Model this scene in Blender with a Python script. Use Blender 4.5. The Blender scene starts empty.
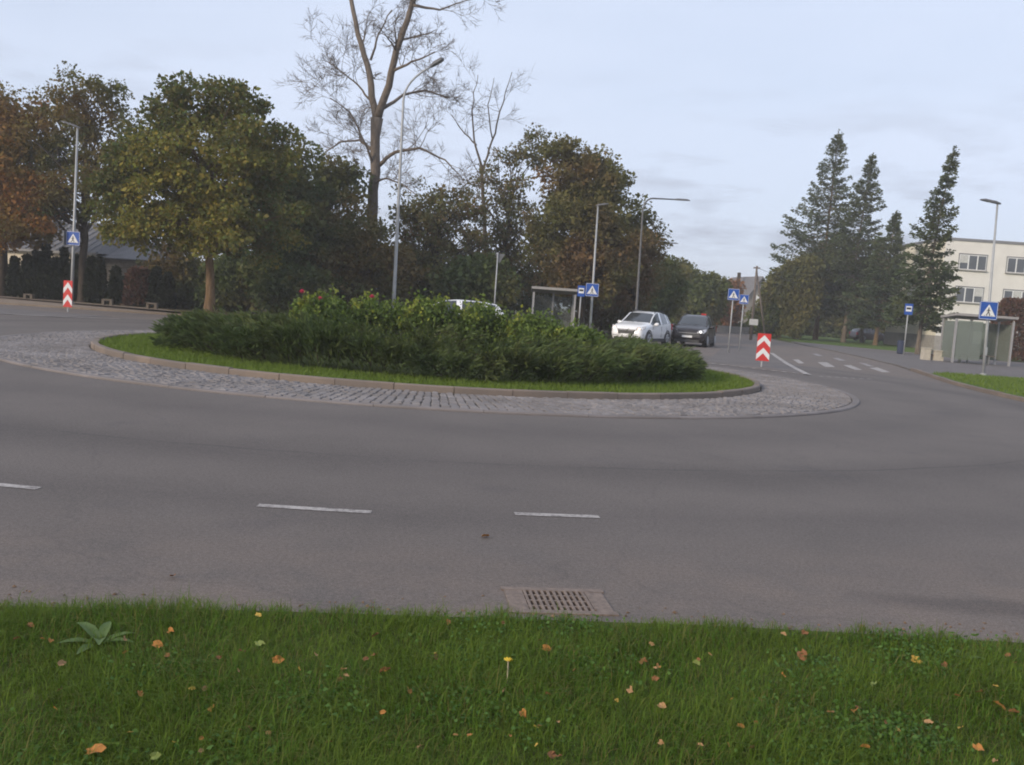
import bpy, math, random
import numpy as np
from mathutils import Vector, Matrix

scene = bpy.context.scene
COL = scene.collection
PI = math.pi

# ------------------------------------------------------------------ camera
F_PX, CAM_H = 900.0, 1.6
PITCH, ROLL = math.radians(5.03), math.radians(4.0)
_F = np.array([0.0, math.cos(PITCH), -math.sin(PITCH)])
_X = np.array([1.0, 0.0, 0.0])
_Z = np.cross(_X, _F)
_R = math.cos(ROLL) * _X + math.sin(ROLL) * _Z
_U = -math.sin(ROLL) * _X + math.cos(ROLL) * _Z
cam_data = bpy.data.cameras.new('camera')
cam_data.lens = F_PX / 1024.0 * 36.0
cam_data.sensor_width = 36.0
cam_data.clip_start = 0.05
cam_data.clip_end = 3000.0
cam = bpy.data.objects.new('camera', cam_data)
cam.matrix_world = Matrix(((_R[0], _U[0], -_F[0], 0.0), (_R[1], _U[1], -_F[1], 0.0),
                           (_R[2], _U[2], -_F[2], CAM_H), (0, 0, 0, 1)))
COL.objects.link(cam)
scene.camera = cam

# ------------------------------------------------------------------ sky, sun, exposure
SUN_ELEV, SUN_AZ = math.radians(21), math.radians(-132)     # azimuth from +Y, clockwise positive: low sun on the left
world = bpy.data.worlds.new('World')
scene.world = world
world.use_nodes = True
wn, wl = world.node_tree.nodes, world.node_tree.links
wn.clear()
w_out = wn.new('ShaderNodeOutputWorld')
w_bg = wn.new('ShaderNodeBackground')
w_sky = wn.new('ShaderNodeTexSky')
w_sky.sky_type = 'NISHITA'
w_sky.sun_disc = False
w_sky.sun_elevation = SUN_ELEV
w_sky.sun_rotation = SUN_AZ
w_sky.air_density, w_sky.dust_density, w_sky.ozone_density = 1.0, 2.0, 1.5
w_bg.inputs['Strength'].default_value = 0.13
# thin high cloud veil all over the sky, a little uneven, with small grey cumulus streaks low down
tc = wn.new('ShaderNodeTexCoord')
mp = wn.new('ShaderNodeMapping'); mp.inputs['Scale'].default_value = (1.0, 1.0, 3.2)
wl.new(tc.outputs['Generated'], mp.inputs['Vector'])
n1 = wn.new('ShaderNodeTexNoise'); n1.inputs['Scale'].default_value = 1.7; n1.inputs['Detail'].default_value = 5
wl.new(mp.outputs['Vector'], n1.inputs['Vector'])
veil = wn.new('ShaderNodeMapRange')
veil.inputs['From Min'].default_value, veil.inputs['From Max'].default_value = 0.32, 0.7
veil.inputs['To Min'].default_value, veil.inputs['To Max'].default_value = 0.72, 0.94
wl.new(n1.outputs['Fac'], veil.inputs['Value'])
mix1 = wn.new('ShaderNodeMix'); mix1.data_type = 'RGBA'
wl.new(veil.outputs['Result'], mix1.inputs['Factor'])
wl.new(w_sky.outputs['Color'], mix1.inputs['A'])
mix1.inputs['B'].default_value = (5.5, 6.15, 7.55, 1)
mp2 = wn.new('ShaderNodeMapping'); mp2.inputs['Scale'].default_value = (1.0, 1.0, 4.5); mp2.inputs['Location'].default_value = (3.1, 0.4, 0.2)
wl.new(tc.outputs['Generated'], mp2.inputs['Vector'])
n2 = wn.new('ShaderNodeTexNoise'); n2.inputs['Scale'].default_value = 7.5; n2.inputs['Detail'].default_value = 6; n2.inputs['Roughness'].default_value = 0.55
wl.new(mp2.outputs['Vector'], n2.inputs['Vector'])
puff = wn.new('ShaderNodeMapRange')
puff.inputs['From Min'].default_value, puff.inputs['From Max'].default_value = 0.5, 0.66
puff.inputs['To Min'].default_value, puff.inputs['To Max'].default_value = 0.0, 0.8
wl.new(n2.outputs['Fac'], puff.inputs['Value'])
sep = wn.new('ShaderNodeSeparateXYZ'); wl.new(tc.outputs['Generated'], sep.inputs['Vector'])
low = wn.new('ShaderNodeMapRange')
low.inputs['From Min'].default_value, low.inputs['From Max'].default_value = 0.08, 0.26
low.inputs['To Min'].default_value, low.inputs['To Max'].default_value = 1.0, 0.0
wl.new(sep.outputs['Z'], low.inputs['Value'])
pm = wn.new('ShaderNodeMath'); pm.operation = 'MULTIPLY'
wl.new(puff.outputs['Result'], pm.inputs[0]); wl.new(low.outputs['Result'], pm.inputs[1])
mix2 = wn.new('ShaderNodeMix'); mix2.data_type = 'RGBA'
wl.new(pm.outputs['Value'], mix2.inputs['Factor'])
wl.new(mix1.outputs['Result'], mix2.inputs['A'])
mix2.inputs['B'].default_value = (3.4, 3.75, 4.6, 1)
wl.new(mix2.outputs['Result'], w_bg.inputs['Color'])
wl.new(w_bg.outputs['Background'], w_out.inputs['Surface'])

sun_data = bpy.data.lights.new('sun', 'SUN')
sun_data.energy = 2.7
sun_data.angle = math.radians(10)
sun_data.color = (1.0, 0.86, 0.68)
sun = bpy.data.objects.new('sun', sun_data)
_sd = Vector((math.sin(SUN_AZ) * math.cos(SUN_ELEV), math.cos(SUN_AZ) * math.cos(SUN_ELEV), math.sin(SUN_ELEV)))
sun.rotation_euler = _sd.to_track_quat('Z', 'Y').to_euler()
COL.objects.link(sun)

scene.view_settings.view_transform = 'Standard'
scene.view_settings.look = 'None'
scene.view_settings.exposure = 0.12
scene.view_settings.gamma = 1.0
scene.view_settings.use_curve_mapping = False
scene.render.engine = 'CYCLES'
scene.cycles.use_denoising = True
scene.cycles.max_bounces = 6
scene.cycles.diffuse_bounces = 3
scene.cycles.transparent_max_bounces = 8
scene.cycles.pixel_filter_type = 'BLACKMAN_HARRIS'
scene.cycles.filter_width = 1.9          # a soft phone lens

# ------------------------------------------------------------------ layout helpers: where a sight line meets the ground / a depth
def ray(px, py):
    return _F * F_PX + _R * (px - 512.0) + _U * (382.5 - py)
def G(px, py, z=0.0):
    d = ray(px, py); t = (z - CAM_H) / d[2]
    return Vector((d[0] * t, d[1] * t, z))
def AT(px, py, Y):
    d = ray(px, py); t = Y / d[1]
    return Vector((d[0] * t, Y, CAM_H + d[2] * t))

CX, CY = -1.95, 22.8                     # centre of the roundabout

# ------------------------------------------------------------------ materials
MATS = {}
def nodes_of(name):
    m = bpy.data.materials.new(name); m.use_nodes = True
    nt = m.node_tree; nt.nodes.clear()
    out = nt.nodes.new('ShaderNodeOutputMaterial')
    MATS[name] = m
    return m, nt.nodes, nt.links, out
def rgba(c): return (c[0], c[1], c[2], 1.0)
def ramp(n, cols, pos=None):
    r = n.new('ShaderNodeValToRGB')
    e = r.color_ramp.elements
    k = len(cols)
    pos = pos or [i / max(1, k - 1) for i in range(k)]
    e[0].position, e[0].color = pos[0], rgba(cols[0])
    e[1].position, e[1].color = pos[-1], rgba(cols[-1])
    for p, c in zip(pos[1:-1], cols[1:-1]):
        x = e.new(p); x.color = rgba(c)
    return r
def mixc(n, l, fac, a, b, mode='MIX'):
    m = n.new('ShaderNodeMix'); m.data_type = 'RGBA'; m.blend_type = mode
    for key, v in (('Factor', fac), ('A', a), ('B', b)):
        if isinstance(v, (int, float)): m.inputs[key].default_value = v
        elif isinstance(v, tuple): m.inputs[key].default_value = rgba(v)
        else: l.new(v, m.inputs[key])
    return m.outputs['Result']
def noise(n, l, scale, detail=4, rough=0.55, vec=None, coord='Object'):
    t = n.new('ShaderNodeTexNoise')
    t.inputs['Scale'].default_value = scale; t.inputs['Detail'].default_value = detail; t.inputs['Roughness'].default_value = rough
    if vec is None:
        c = n.new('ShaderNodeTexCoord'); vec = c.outputs[coord]
    l.new(vec, t.inputs['Vector'])
    return t.outputs['Fac']
def mrange(n, l, v, a, b, c=0.0, d=1.0):
    r = n.new('ShaderNodeMapRange')
    r.inputs['From Min'].default_value, r.inputs['From Max'].default_value = a, b
    r.inputs['To Min'].default_value, r.inputs['To Max'].default_value = c, d
    l.new(v, r.inputs['Value'])
    return r.outputs['Result']
def bump(n, l, h, strength, dist=0.01):
    b = n.new('ShaderNodeBump'); b.inputs['Strength'].default_value = strength; b.inputs['Distance'].default_value = dist
    l.new(h, b.inputs['Height'])
    return b.outputs['Normal']
def bsdf(n, l, out, color, rough=0.8, metal=0.0, normal=None, spec=0.5, emit=None, estr=0.0, coat=0.0):
    b = n.new('ShaderNodeBsdfPrincipled')
    if isinstance(color, tuple): b.inputs['Base Color'].default_value = rgba(color)
    else: l.new(color, b.inputs['Base Color'])
    if isinstance(rough, (int, float)): b.inputs['Roughness'].default_value = rough
    else: l.new(rough, b.inputs['Roughness'])
    b.inputs['Metallic'].default_value = metal
    b.inputs['Specular IOR Level'].default_value = spec
    b.inputs['Coat Weight'].default_value = coat
    if normal is not None: l.new(normal, b.inputs['Normal'])
    if emit: b.inputs['Emission Color'].default_value = rgba(emit); b.inputs['Emission Strength'].default_value = estr
    l.new(b.outputs['BSDF'], out.inputs['Surface'])
    return b
def simple(name, col, rough=0.6, metal=0.0, var=0.15, scale=6.0, spec=0.5, coat=0.0, bstr=0.0):
    """a plain surface with faint dirt and tone variation"""
    m, n, l, out = nodes_of(name)
    f = noise(n, l, scale, 5, 0.6)
    lo = tuple(c * (1 - var) for c in col); hi = tuple(min(1, c * (1 + var)) for c in col)
    c = mixc(n, l, mrange(n, l, f, 0.3, 0.7), lo, hi)
    nb = bump(n, l, noise(n, l, scale * 12, 3), bstr) if bstr else None
    bsdf(n, l, out, c, rough, metal, nb, spec, coat=coat)
    return m
def emissive(name, col, strength):
    m, n, l, out = nodes_of(name)
    bsdf(n, l, out, (0.8, 0.8, 0.8), 0.2, emit=col, estr=strength)
    return m
def glass(name, tint=(0.8, 0.9, 0.88), alpha=0.25, rough=0.05):
    m, n, l, out = nodes_of(name)
    t = n.new('ShaderNodeBsdfTransparent'); t.inputs['Color'].default_value = rgba(tint)
    g = n.new('ShaderNodeBsdfPrincipled'); g.inputs['Base Color'].default_value = rgba(tuple(c * 0.5 for c in tint))
    g.inputs['Roughness'].default_value = rough
    mx = n.new('ShaderNodeMixShader'); mx.inputs['Fac'].default_value = alpha
    l.new(t.outputs[0], mx.inputs[1]); l.new(g.outputs[0], mx.inputs[2]); l.new(mx.outputs[0], out.inputs['Surface'])
    return m
def foliage(name, cols, patch=None, pscale=0.35, trans=0.3, rough=0.65, pthr=(0.42, 0.62)):
    """leaf colour varies leaf by leaf, and in patches of the crown that have turned"""
    m, n, l, out = nodes_of(name)
    geo = n.new('ShaderNodeNewGeometry')
    r = ramp(n, cols); l.new(geo.outputs['Random Per Island'], r.inputs['Fac'])
    c = r.outputs['Color']
    if patch:
        f = mrange(n, l, noise(n, l, pscale, 2, 0.5), pthr[0], pthr[1])
        r2 = ramp(n, patch); l.new(geo.outputs['Random Per Island'], r2.inputs['Fac'])
        c = mixc(n, l, f, c, r2.outputs['Color'])
    b = n.new('ShaderNodeBsdfPrincipled'); l.new(c, b.inputs['Base Color'])
    b.inputs['Roughness'].default_value = rough; b.inputs['Specular IOR Level'].default_value = 0.25
    t = n.new('ShaderNodeBsdfTranslucent'); l.new(c, t.inputs['Color'])
    mx = n.new('ShaderNodeMixShader'); mx.inputs['Fac'].default_value = trans
    l.new(b.outputs[0], mx.inputs[1]); l.new(t.outputs[0], mx.inputs[2]); l.new(mx.outputs[0], out.inputs['Surface'])
    return m

def asphalt_material():
    m, n, l, out = nodes_of('asphalt')
    c = n.new('ShaderNodeTexCoord')
    pos = n.new('ShaderNodeVectorMath'); pos.operation = 'SUBTRACT'
    g = n.new('ShaderNodeNewGeometry')
    l.new(g.outputs['Position'], pos.inputs[0]); pos.inputs[1].default_value = (CX, CY, 0)
    ln = n.new('ShaderNodeVectorMath'); ln.operation = 'LENGTH'; l.new(pos.outputs['Vector'], ln.inputs[0])
    P = pos.outputs['Vector']
    base = mixc(n, l, mrange(n, l, noise(n, l, 0.55, 4, 0.6, P), 0.3, 0.7), (0.112, 0.096, 0.085), (0.143, 0.122, 0.108))
    # tyre-polished tracks round the ring
    wob = n.new('ShaderNodeMath'); wob.operation = 'MULTIPLY_ADD'
    l.new(noise(n, l, 0.3, 2, 0.5, P), wob.inputs[0]); wob.inputs[1].default_value = 1.4; l.new(ln.outputs['Value'], wob.inputs[2])
    for r0, w, s in ((12.4, 1.0, 0.86), (15.0, 0.9, 0.74), (16.9, 0.6, 0.84)):
        a = n.new('ShaderNodeMath'); a.operation = 'SUBTRACT'; l.new(wob.outputs[0], a.inputs[0]); a.inputs[1].default_value = r0
        b = n.new('ShaderNodeMath'); b.operation = 'ABSOLUTE'; l.new(a.outputs[0], b.inputs[0])
        f = mrange(n, l, b.outputs[0], 0.0, w, 1.0, 0.0)
        dk = mixc(n, l, 1.0, base, (s, s, s * 1.01), 'MULTIPLY')
        base = mixc(n, l, f, base, dk)
    # dusty grit towards the outer gutter
    fd = n.new('ShaderNodeMath'); fd.operation = 'MULTIPLY'
    l.new(mrange(n, l, ln.outputs['Value'], 16.6, 18.2), fd.inputs[0]); l.new(mrange(n, l, noise(n, l, 1.3, 5, 0.65, P), 0.35, 0.6), fd.inputs[1])
    base = mixc(n, l, fd.outputs[0], base, (0.17, 0.135, 0.112))
    # old seams / cracks and tar spots
    v = n.new('ShaderNodeTexVoronoi'); v.feature = 'DISTANCE_TO_EDGE'; v.inputs['Scale'].default_value = 0.22
    wv = n.new('ShaderNodeVectorMath'); wv.operation = 'ADD'
    nz = n.new('ShaderNodeTexNoise'); nz.inputs['Scale'].default_value = 0.9; nz.inputs['Detail'].default_value = 4; l.new(P, nz.inputs['Vector'])
    l.new(P, wv.inputs[0]); l.new(nz.outputs['Color'], wv.inputs[1]); l.new(wv.outputs[0], v.inputs['Vector'])
    fc = mrange(n, l, v.outputs['Distance'], 0.0, 0.005, 0.2, 0.0)
    base = mixc(n, l, fc, base, (0.05, 0.045, 0.045))
    fs = mrange(n, l, noise(n, l, 0.8, 4, 0.6, P), 0.6, 0.74, 0.0, 0.5)
    base = mixc(n, l, fs, base, (0.075, 0.067, 0.068))
    # paving seam round the ring
    sa = n.new('ShaderNodeMath'); sa.operation = 'MULTIPLY_ADD'; l.new(noise(n, l, 0.7, 4, 0.6, P), sa.inputs[0]); sa.inputs[1].default_value = 0.25; l.new(ln.outputs['Value'], sa.inputs[2])
    sb = n.new('ShaderNodeMath'); sb.operation = 'SUBTRACT'; l.new(sa.outputs[0], sb.inputs[0]); sb.inputs[1].default_value = 14.2
    sc_ = n.new('ShaderNodeMath'); sc_.operation = 'ABSOLUTE'; l.new(sb.outputs[0], sc_.inputs[0])
    sm = n.new('ShaderNodeMath'); sm.operation = 'MULTIPLY'; l.new(mrange(n, l, sc_.outputs[0], 0.012, 0.04, 0.6, 0.0), sm.inputs[0]); l.new(mrange(n, l, noise(n, l, 0.5, 3, 0.5, P), 0.4, 0.55), sm.inputs[1])
    base = mixc(n, l, sm.outputs[0], base, (0.05, 0.043, 0.042))
    base = mixc(n, l, mrange(n, l, noise(n, l, 11, 5, 0.75, P), 0.35, 0.7, 0.0, 0.3), base, (0.17, 0.14, 0.13))
    base = mixc(n, l, mrange(n, l, noise(n, l, 30, 4, 0.8, P), 0.56, 0.75, 0.0, 0.5), base, (0.05, 0.043, 0.04))
    # damp patch by the gutter at the right
    dm = n.new('ShaderNodeVectorMath'); dm.operation = 'SUBTRACT'; l.new(g.outputs['Position'], dm.inputs[0]); dm.inputs[1].default_value = tuple(G(985, 606))
    dv = n.new('ShaderNodeMapping'); dv.inputs['Scale'].default_value = (0.85, 3.4, 1); dv.inputs['Rotation'].default_value = (0, 0, -0.5); l.new(dm.outputs[0], dv.inputs['Vector'])
    dl = n.new('ShaderNodeVectorMath'); dl.operation = 'LENGTH'; l.new(dv.outputs[0], dl.inputs[0])
    da = n.new('ShaderNodeMath'); da.operation = 'MULTIPLY_ADD'; l.new(noise(n, l, 1.6, 4, 0.6, P), da.inputs[0]); da.inputs[1].default_value = 0.9; l.new(dl.outputs['Value'], da.inputs[2])
    base = mixc(n, l, mrange(n, l, da.outputs[0], 0.75, 1.2, 0.42, 0.0), base, (0.045, 0.038, 0.037))
    # aggregate grain
    gr = noise(n, l, 120, 3, 0.8, P)
    for sc_n, lo_, hi_ in ((120, 0.7, 1.3), (38, 0.86, 1.16)):
        gv = noise(n, l, sc_n, 3, 0.8, P) if sc_n != 120 else gr
        gf = mrange(n, l, gv, 0.4, 0.6, lo_, hi_)
        cmb = n.new('ShaderNodeCombineColor'); [l.new(gf, cmb.inputs[i]) for i in range(3)]
        base = mixc(n, l, 1.0, base, cmb.outputs['Color'], 'MULTIPLY')
    nb = bump(n, l, gr, 0.5, 0.006)
    bsdf(n, l, out, base, 0.82, normal=nb, spec=0.35)
    return m
asphalt_material()

def ground_material(name, c1, c2, c3, s=0.6):
    m, n, l, out = nodes_of(name)
    a = mixc(n, l, mrange(n, l, noise(n, l, s, 5, 0.6), 0.35, 0.65), c1, c2)
    a = mixc(n, l, mrange(n, l, noise(n, l, s * 14, 4, 0.7), 0.45, 0.7, 0, 0.8), a, c3)
    bsdf(n, l, out, a, 0.95, normal=bump(n, l, noise(n, l, s * 40, 3), 0.6, 0.02), spec=0.1)
    return m
ground_material('far_grass', (0.05, 0.075, 0.022), (0.085, 0.09, 0.03), (0.12, 0.1, 0.05))
ground_material('lawn', (0.06, 0.11, 0.022), (0.09, 0.135, 0.03), (0.11, 0.12, 0.045))
ground_material('litter', (0.06, 0.05, 0.03), (0.05, 0.06, 0.025), (0.12, 0.08, 0.04))
ground_material('verge_soil', (0.05, 0.08, 0.016), (0.07, 0.085, 0.022), (0.09, 0.07, 0.035), 2.0)
ground_material('pavement_tan', (0.26, 0.2, 0.155), (0.21, 0.165, 0.13), (0.31, 0.245, 0.19), 0.8)
ground_material('pavement_grey', (0.17, 0.155, 0.15), (0.135, 0.123, 0.12), (0.21, 0.19, 0.18), 0.8)
ground_material('joint_sand', (0.075, 0.066, 0.06), (0.11, 0.096, 0.085), (0.07, 0.075, 0.045), 3.0)

def stone_material(name, cols, rough=0.8):
    m, n, l, out = nodes_of(name)
    oi = n.new('ShaderNodeObjectInfo'); g = n.new('ShaderNodeNewGeometry')
    add = n.new('ShaderNodeMath'); add.operation = 'ADD'; l.new(oi.outputs['Random'], add.inputs[0]); l.new(g.outputs['Random Per Island'], add.inputs[1])
    fr = n.new('ShaderNodeMath'); fr.operation = 'FRACT'; l.new(add.outputs[0], fr.inputs[0])
    r = ramp(n, cols); l.new(fr.outputs[0], r.inputs['Fac'])
    gp = n.new('ShaderNodeNewGeometry')
    f = noise(n, l, 1.1, 4, 0.6, gp.outputs['Position'])
    c = mixc(n, l, mrange(n, l, f, 0.35, 0.65, 0, 0.65), r.outputs['Color'], (0.13, 0.112, 0.1))
    sp = noise(n, l, 60, 3, 0.7, gp.outputs['Position'])
    c = mixc(n, l, mrange(n, l, sp, 0.35, 0.7, 0, 0.35), c, (0.12, 0.11, 0.11))
    bsdf(n, l, out, c, rough, normal=bump(n, l, sp, 0.4, 0.006), spec=0.3)
    return m
stone_material('cobble_stone', [(0.21, 0.192, 0.185), (0.26, 0.235, 0.228), (0.235, 0.208, 0.198), (0.29, 0.265, 0.258), (0.19, 0.175, 0.172)])
stone_material('kerb_concrete', [(0.2, 0.155, 0.125), (0.25, 0.195, 0.155), (0.22, 0.17, 0.135)])
stone_material('edge_band', [(0.2, 0.175, 0.168), (0.24, 0.21, 0.2)])

def paint_material():
    m, n, l, out = nodes_of('road_paint')
    g = n.new('ShaderNodeNewGeometry')
    f = noise(n, l, 22, 5, 0.75, g.outputs['Position'])
    f2 = noise(n, l, 2.5, 3, 0.6, g.outputs['Position'])
    ad = n.new('ShaderNodeMath'); ad.operation = 'MULTIPLY_ADD'; l.new(f2, ad.inputs[0]); ad.inputs[1].default_value = 0.6; l.new(f, ad.inputs[2])
    c = mixc(n, l, mrange(n, l, ad.outputs[0], 0.72, 0.98), (0.43, 0.395, 0.37), (0.15, 0.132, 0.124))
    bsdf(n, l, out, c, 0.7, spec=0.3)
paint_material()
def worn_paint_material():
    m, n, l, out = nodes_of('worn_paint')
    g = n.new('ShaderNodeNewGeometry')
    f = noise(n, l, 18, 5, 0.75, g.outputs['Position'])
    c = mixc(n, l, mrange(n, l, f, 0.42, 0.62), (0.36, 0.33, 0.32), (0.15, 0.135, 0.13))
    bsdf(n, l, out, c, 0.75, spec=0.3)
worn_paint_material()

def bark_material(name, c1, c2, scale=5.0):
    m, n, l, out = nodes_of(name)
    tcn = n.new('ShaderNodeTexCoord'); mpn = n.new('ShaderNodeMapping'); mpn.inputs['Scale'].default_value = (3, 3, 0.5)
    l.new(tcn.outputs['Object'], mpn.inputs['Vector'])
    f = noise(n, l, scale, 6, 0.65, mpn.outputs['Vector'])
    c = mixc(n, l, mrange(n, l, f, 0.35, 0.65), c1, c2)
    bsdf(n, l, out, c, 0.95, normal=bump(n, l, f, 0.8, 0.03), spec=0.15)
bark_material('bark_grey', (0.09, 0.075, 0.06), (0.2, 0.165, 0.135))
bark_material('bark_tan', (0.1, 0.065, 0.036), (0.21, 0.14, 0.08))
bark_material('bark_dark', (0.04, 0.032, 0.026), (0.085, 0.067, 0.052))
bark_material('bark_twig', (0.11, 0.085, 0.065), (0.18, 0.145, 0.115))
bark_material('bark_bare', (0.1, 0.08, 0.065), (0.2, 0.165, 0.135))

foliage('leaf_orange', [(0.25, 0.105, 0.028), (0.34, 0.15, 0.036), (0.2, 0.125, 0.032), (0.29, 0.125, 0.034)], [(0.13, 0.125, 0.03), (0.2, 0.15, 0.034)], 0.3)
foliage('leaf_oak', [(0.08, 0.1, 0.028), (0.12, 0.125, 0.034), (0.095, 0.105, 0.03)], [(0.2, 0.11, 0.03), (0.16, 0.11, 0.032)], 0.35)
foliage('leaf_linden', [(0.15, 0.18, 0.03), (0.21, 0.2, 0.034), (0.29, 0.215, 0.036), (0.16, 0.175, 0.034)], [(0.08, 0.13, 0.03), (0.15, 0.12, 0.03), (0.09, 0.125, 0.032)], 0.22, pthr=(0.42, 0.54))
foliage('leaf_dark', [(0.055, 0.085, 0.026), (0.095, 0.125, 0.036), (0.075, 0.1, 0.03)], [(0.14, 0.145, 0.038), (0.13, 0.105, 0.034)], 0.4)
foliage('leaf_brown', [(0.14, 0.1, 0.034), (0.19, 0.125, 0.04), (0.11, 0.1, 0.033)], [(0.095, 0.115, 0.033), (0.11, 0.12, 0.036)], 0.45)
foliage('leaf_maple_red', [(0.16, 0.095, 0.04), (0.22, 0.13, 0.06), (0.13, 0.095, 0.038), (0.19, 0.115, 0.05)], [(0.115, 0.125, 0.036), (0.15, 0.135, 0.04)], 0.3, pthr=(0.38, 0.56))
foliage('leaf_sparse', [(0.1, 0.115, 0.045), (0.145, 0.145, 0.055), (0.16, 0.12, 0.055)], [(0.11, 0.135, 0.042), (0.2, 0.115, 0.05)], 0.4)
foliage('leaf_green', [(0.068, 0.098, 0.027), (0.105, 0.128, 0.033), (0.090, 0.105, 0.030)], [(0.150, 0.128, 0.033), (0.112, 0.105, 0.030)], 0.3)
foliage('leaf_willow', [(0.11, 0.105, 0.026), (0.16, 0.135, 0.03), (0.09, 0.095, 0.026)], [(0.07, 0.085, 0.026), (0.09, 0.09, 0.026)], 0.35)
foliage('leaf_rust', [(0.255, 0.105, 0.045), (0.300, 0.150, 0.068), (0.195, 0.105, 0.045)])
foliage('needle_spruce', [(0.038, 0.06, 0.027), (0.065, 0.09, 0.036), (0.05, 0.074, 0.03)], [(0.075, 0.092, 0.035), (0.09, 0.1, 0.036)], 0.25, trans=0.12)
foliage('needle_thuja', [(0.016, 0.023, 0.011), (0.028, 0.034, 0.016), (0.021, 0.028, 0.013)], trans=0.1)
foliage('needle_juniper', [(0.055, 0.085, 0.024), (0.088, 0.125, 0.036), (0.068, 0.1, 0.03)], [(0.11, 0.14, 0.04), (0.088, 0.098, 0.034)], 0.8, trans=0.28)
foliage('leaf_rose', [(0.08, 0.13, 0.028), (0.13, 0.185, 0.034), (0.1, 0.15, 0.028)], [(0.34, 0.34, 0.05), (0.22, 0.26, 0.04), (0.12, 0.165, 0.032)], 1.5, pthr=(0.52, 0.62))
foliage('leaf_redshrub', [(0.105, 0.053, 0.042), (0.150, 0.075, 0.053), (0.075, 0.068, 0.038)], trans=0.2)
foliage('grass_blade', [(0.055, 0.125, 0.009), (0.09, 0.175, 0.013), (0.13, 0.215, 0.02), (0.07, 0.145, 0.01), (0.2, 0.165, 0.05), (0.06, 0.12, 0.01)], [(0.155, 0.225, 0.026), (0.1, 0.17, 0.015), (0.12, 0.155, 0.018)], 2.6, trans=0.33, pthr=(0.44, 0.58))
foliage('grass_island', [(0.11, 0.17, 0.024), (0.16, 0.225, 0.034), (0.13, 0.19, 0.028)], trans=0.35)
foliage('clover_leaf', [(0.06, 0.13, 0.025), (0.1, 0.19, 0.04), (0.08, 0.15, 0.03)], trans=0.3)
foliage('weed_leaf', [(0.1, 0.16, 0.05), (0.14, 0.2, 0.07)], trans=0.25)
for nm, c in (('leaf_litter_brown', (0.2, 0.085, 0.03)), ('leaf_litter_orange', (0.36, 0.155, 0.035)), ('leaf_litter_yellow', (0.42, 0.27, 0.05)), ('leaf_litter_tan', (0.33, 0.19, 0.085)), ('leaf_litter_green', (0.16, 0.2, 0.05))):
    simple(nm, c, 0.8, var=0.35, scale=40)
simple('grit', (0.16, 0.1, 0.06), 0.9, var=0.6, scale=30)
simple('petal_pink', (0.6, 0.05, 0.13), 0.6)
simple('petal_yellow', (0.75, 0.5, 0.03), 0.6)
simple('stem_pale', (0.35, 0.3, 0.2), 0.7)
simple('galvanised', (0.36, 0.37, 0.38), 0.55, 0.25, scale=3)
simple('galvanised_light', (0.55, 0.56, 0.57), 0.5, 0.1, scale=3)
simple('lamp_head_dark', (0.12, 0.12, 0.125), 0.5, 0.2)
simple('lamp_glass', (0.5, 0.5, 0.48), 0.2)
simple('sign_blue', (0.015, 0.08, 0.36), 0.45, var=0.08)
simple('sign_white', (0.72, 0.72, 0.72), 0.5, var=0.06)
simple('sign_black', (0.02, 0.02, 0.02), 0.5)
simple('sign_red', (0.56, 0.035, 0.03), 0.45, var=0.1)
simple('sign_back', (0.12, 0.125, 0.13), 0.6, 0.2)
simple('cast_iron', (0.2, 0.15, 0.12), 0.7, 0.1, var=0.3, scale=25, bstr=0.3)
simple('pit_dark', (0.012, 0.01, 0.01), 0.95)
simple('bench_concrete', (0.15, 0.122, 0.095), 0.9, var=0.2, scale=5)
simple('concrete_pale', (0.46, 0.42, 0.35), 0.9, var=0.15, scale=5, bstr=0.2)
simple('concrete_grey', (0.3, 0.28, 0.26), 0.9, var=0.2, scale=5, bstr=0.2)
simple('plaster_sunlit', (0.74, 0.69, 0.58), 0.9, var=0.05, scale=1.2)  # building plaster with the sun's warmth mixed into its colour
simple('plaster_white', (0.7, 0.675, 0.63), 0.9, var=0.06, scale=0.8)
simple('plaster_house', (0.62, 0.55, 0.44), 0.9, var=0.08, scale=1.5)
simple('plaster_dull', (0.24, 0.22, 0.2), 0.9, var=0.15, scale=1.5)
simple('window_frame', (0.75, 0.75, 0.74), 0.5, var=0.04)
simple('curtain', (0.5, 0.5, 0.48), 0.9)
simple('roof_metal', (0.13, 0.125, 0.13), 0.7, 0.0, var=0.12, scale=1.5)
simple('roof_edge', (0.2, 0.2, 0.21), 0.6)
simple('roof_slate', (0.14, 0.135, 0.14), 0.8, var=0.2, scale=2)
simple('wood_pole', (0.16, 0.13, 0.11), 0.9, var=0.25, scale=8)
simple('car_white', (0.78, 0.78, 0.79), 0.3, var=0.02, coat=0.6)
simple('car_black', (0.018, 0.013, 0.014), 0.35, var=0.1, coat=0.15)
simple('car_maroon', (0.06, 0.03, 0.035), 0.4, var=0.1, coat=0.4)
simple('car_trim', (0.03, 0.03, 0.032), 0.6)
simple('tyre', (0.02, 0.02, 0.02), 0.85)
simple('alloy', (0.35, 0.35, 0.36), 0.35, 0.7)
simple('chrome', (0.6, 0.6, 0.62), 0.2, 0.9)
simple('car_glass', (0.035, 0.04, 0.046), 0.08, var=0.05, coat=0.5)
simple('lens_clear', (0.5, 0.5, 0.52), 0.15)
simple('lens_red', (0.4, 0.02, 0.02), 0.2)
emissive('lamp_on_white', (1.0, 0.98, 0.95), 2.2)
emissive('lamp_on_warm', (1.0, 0.6, 0.35), 1.3)
simple('window_dark', (0.1, 0.11, 0.125), 0.12, var=0.2, scale=0.6)
glass('shelter_glass_clear', (0.75, 0.78, 0.76), 0.14, 0.1)
glass('shelter_glass', (0.62, 0.68, 0.62), 0.42, 0.15)
simple('shelter_frame', (0.34, 0.33, 0.33), 0.5, 0.2)
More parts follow.
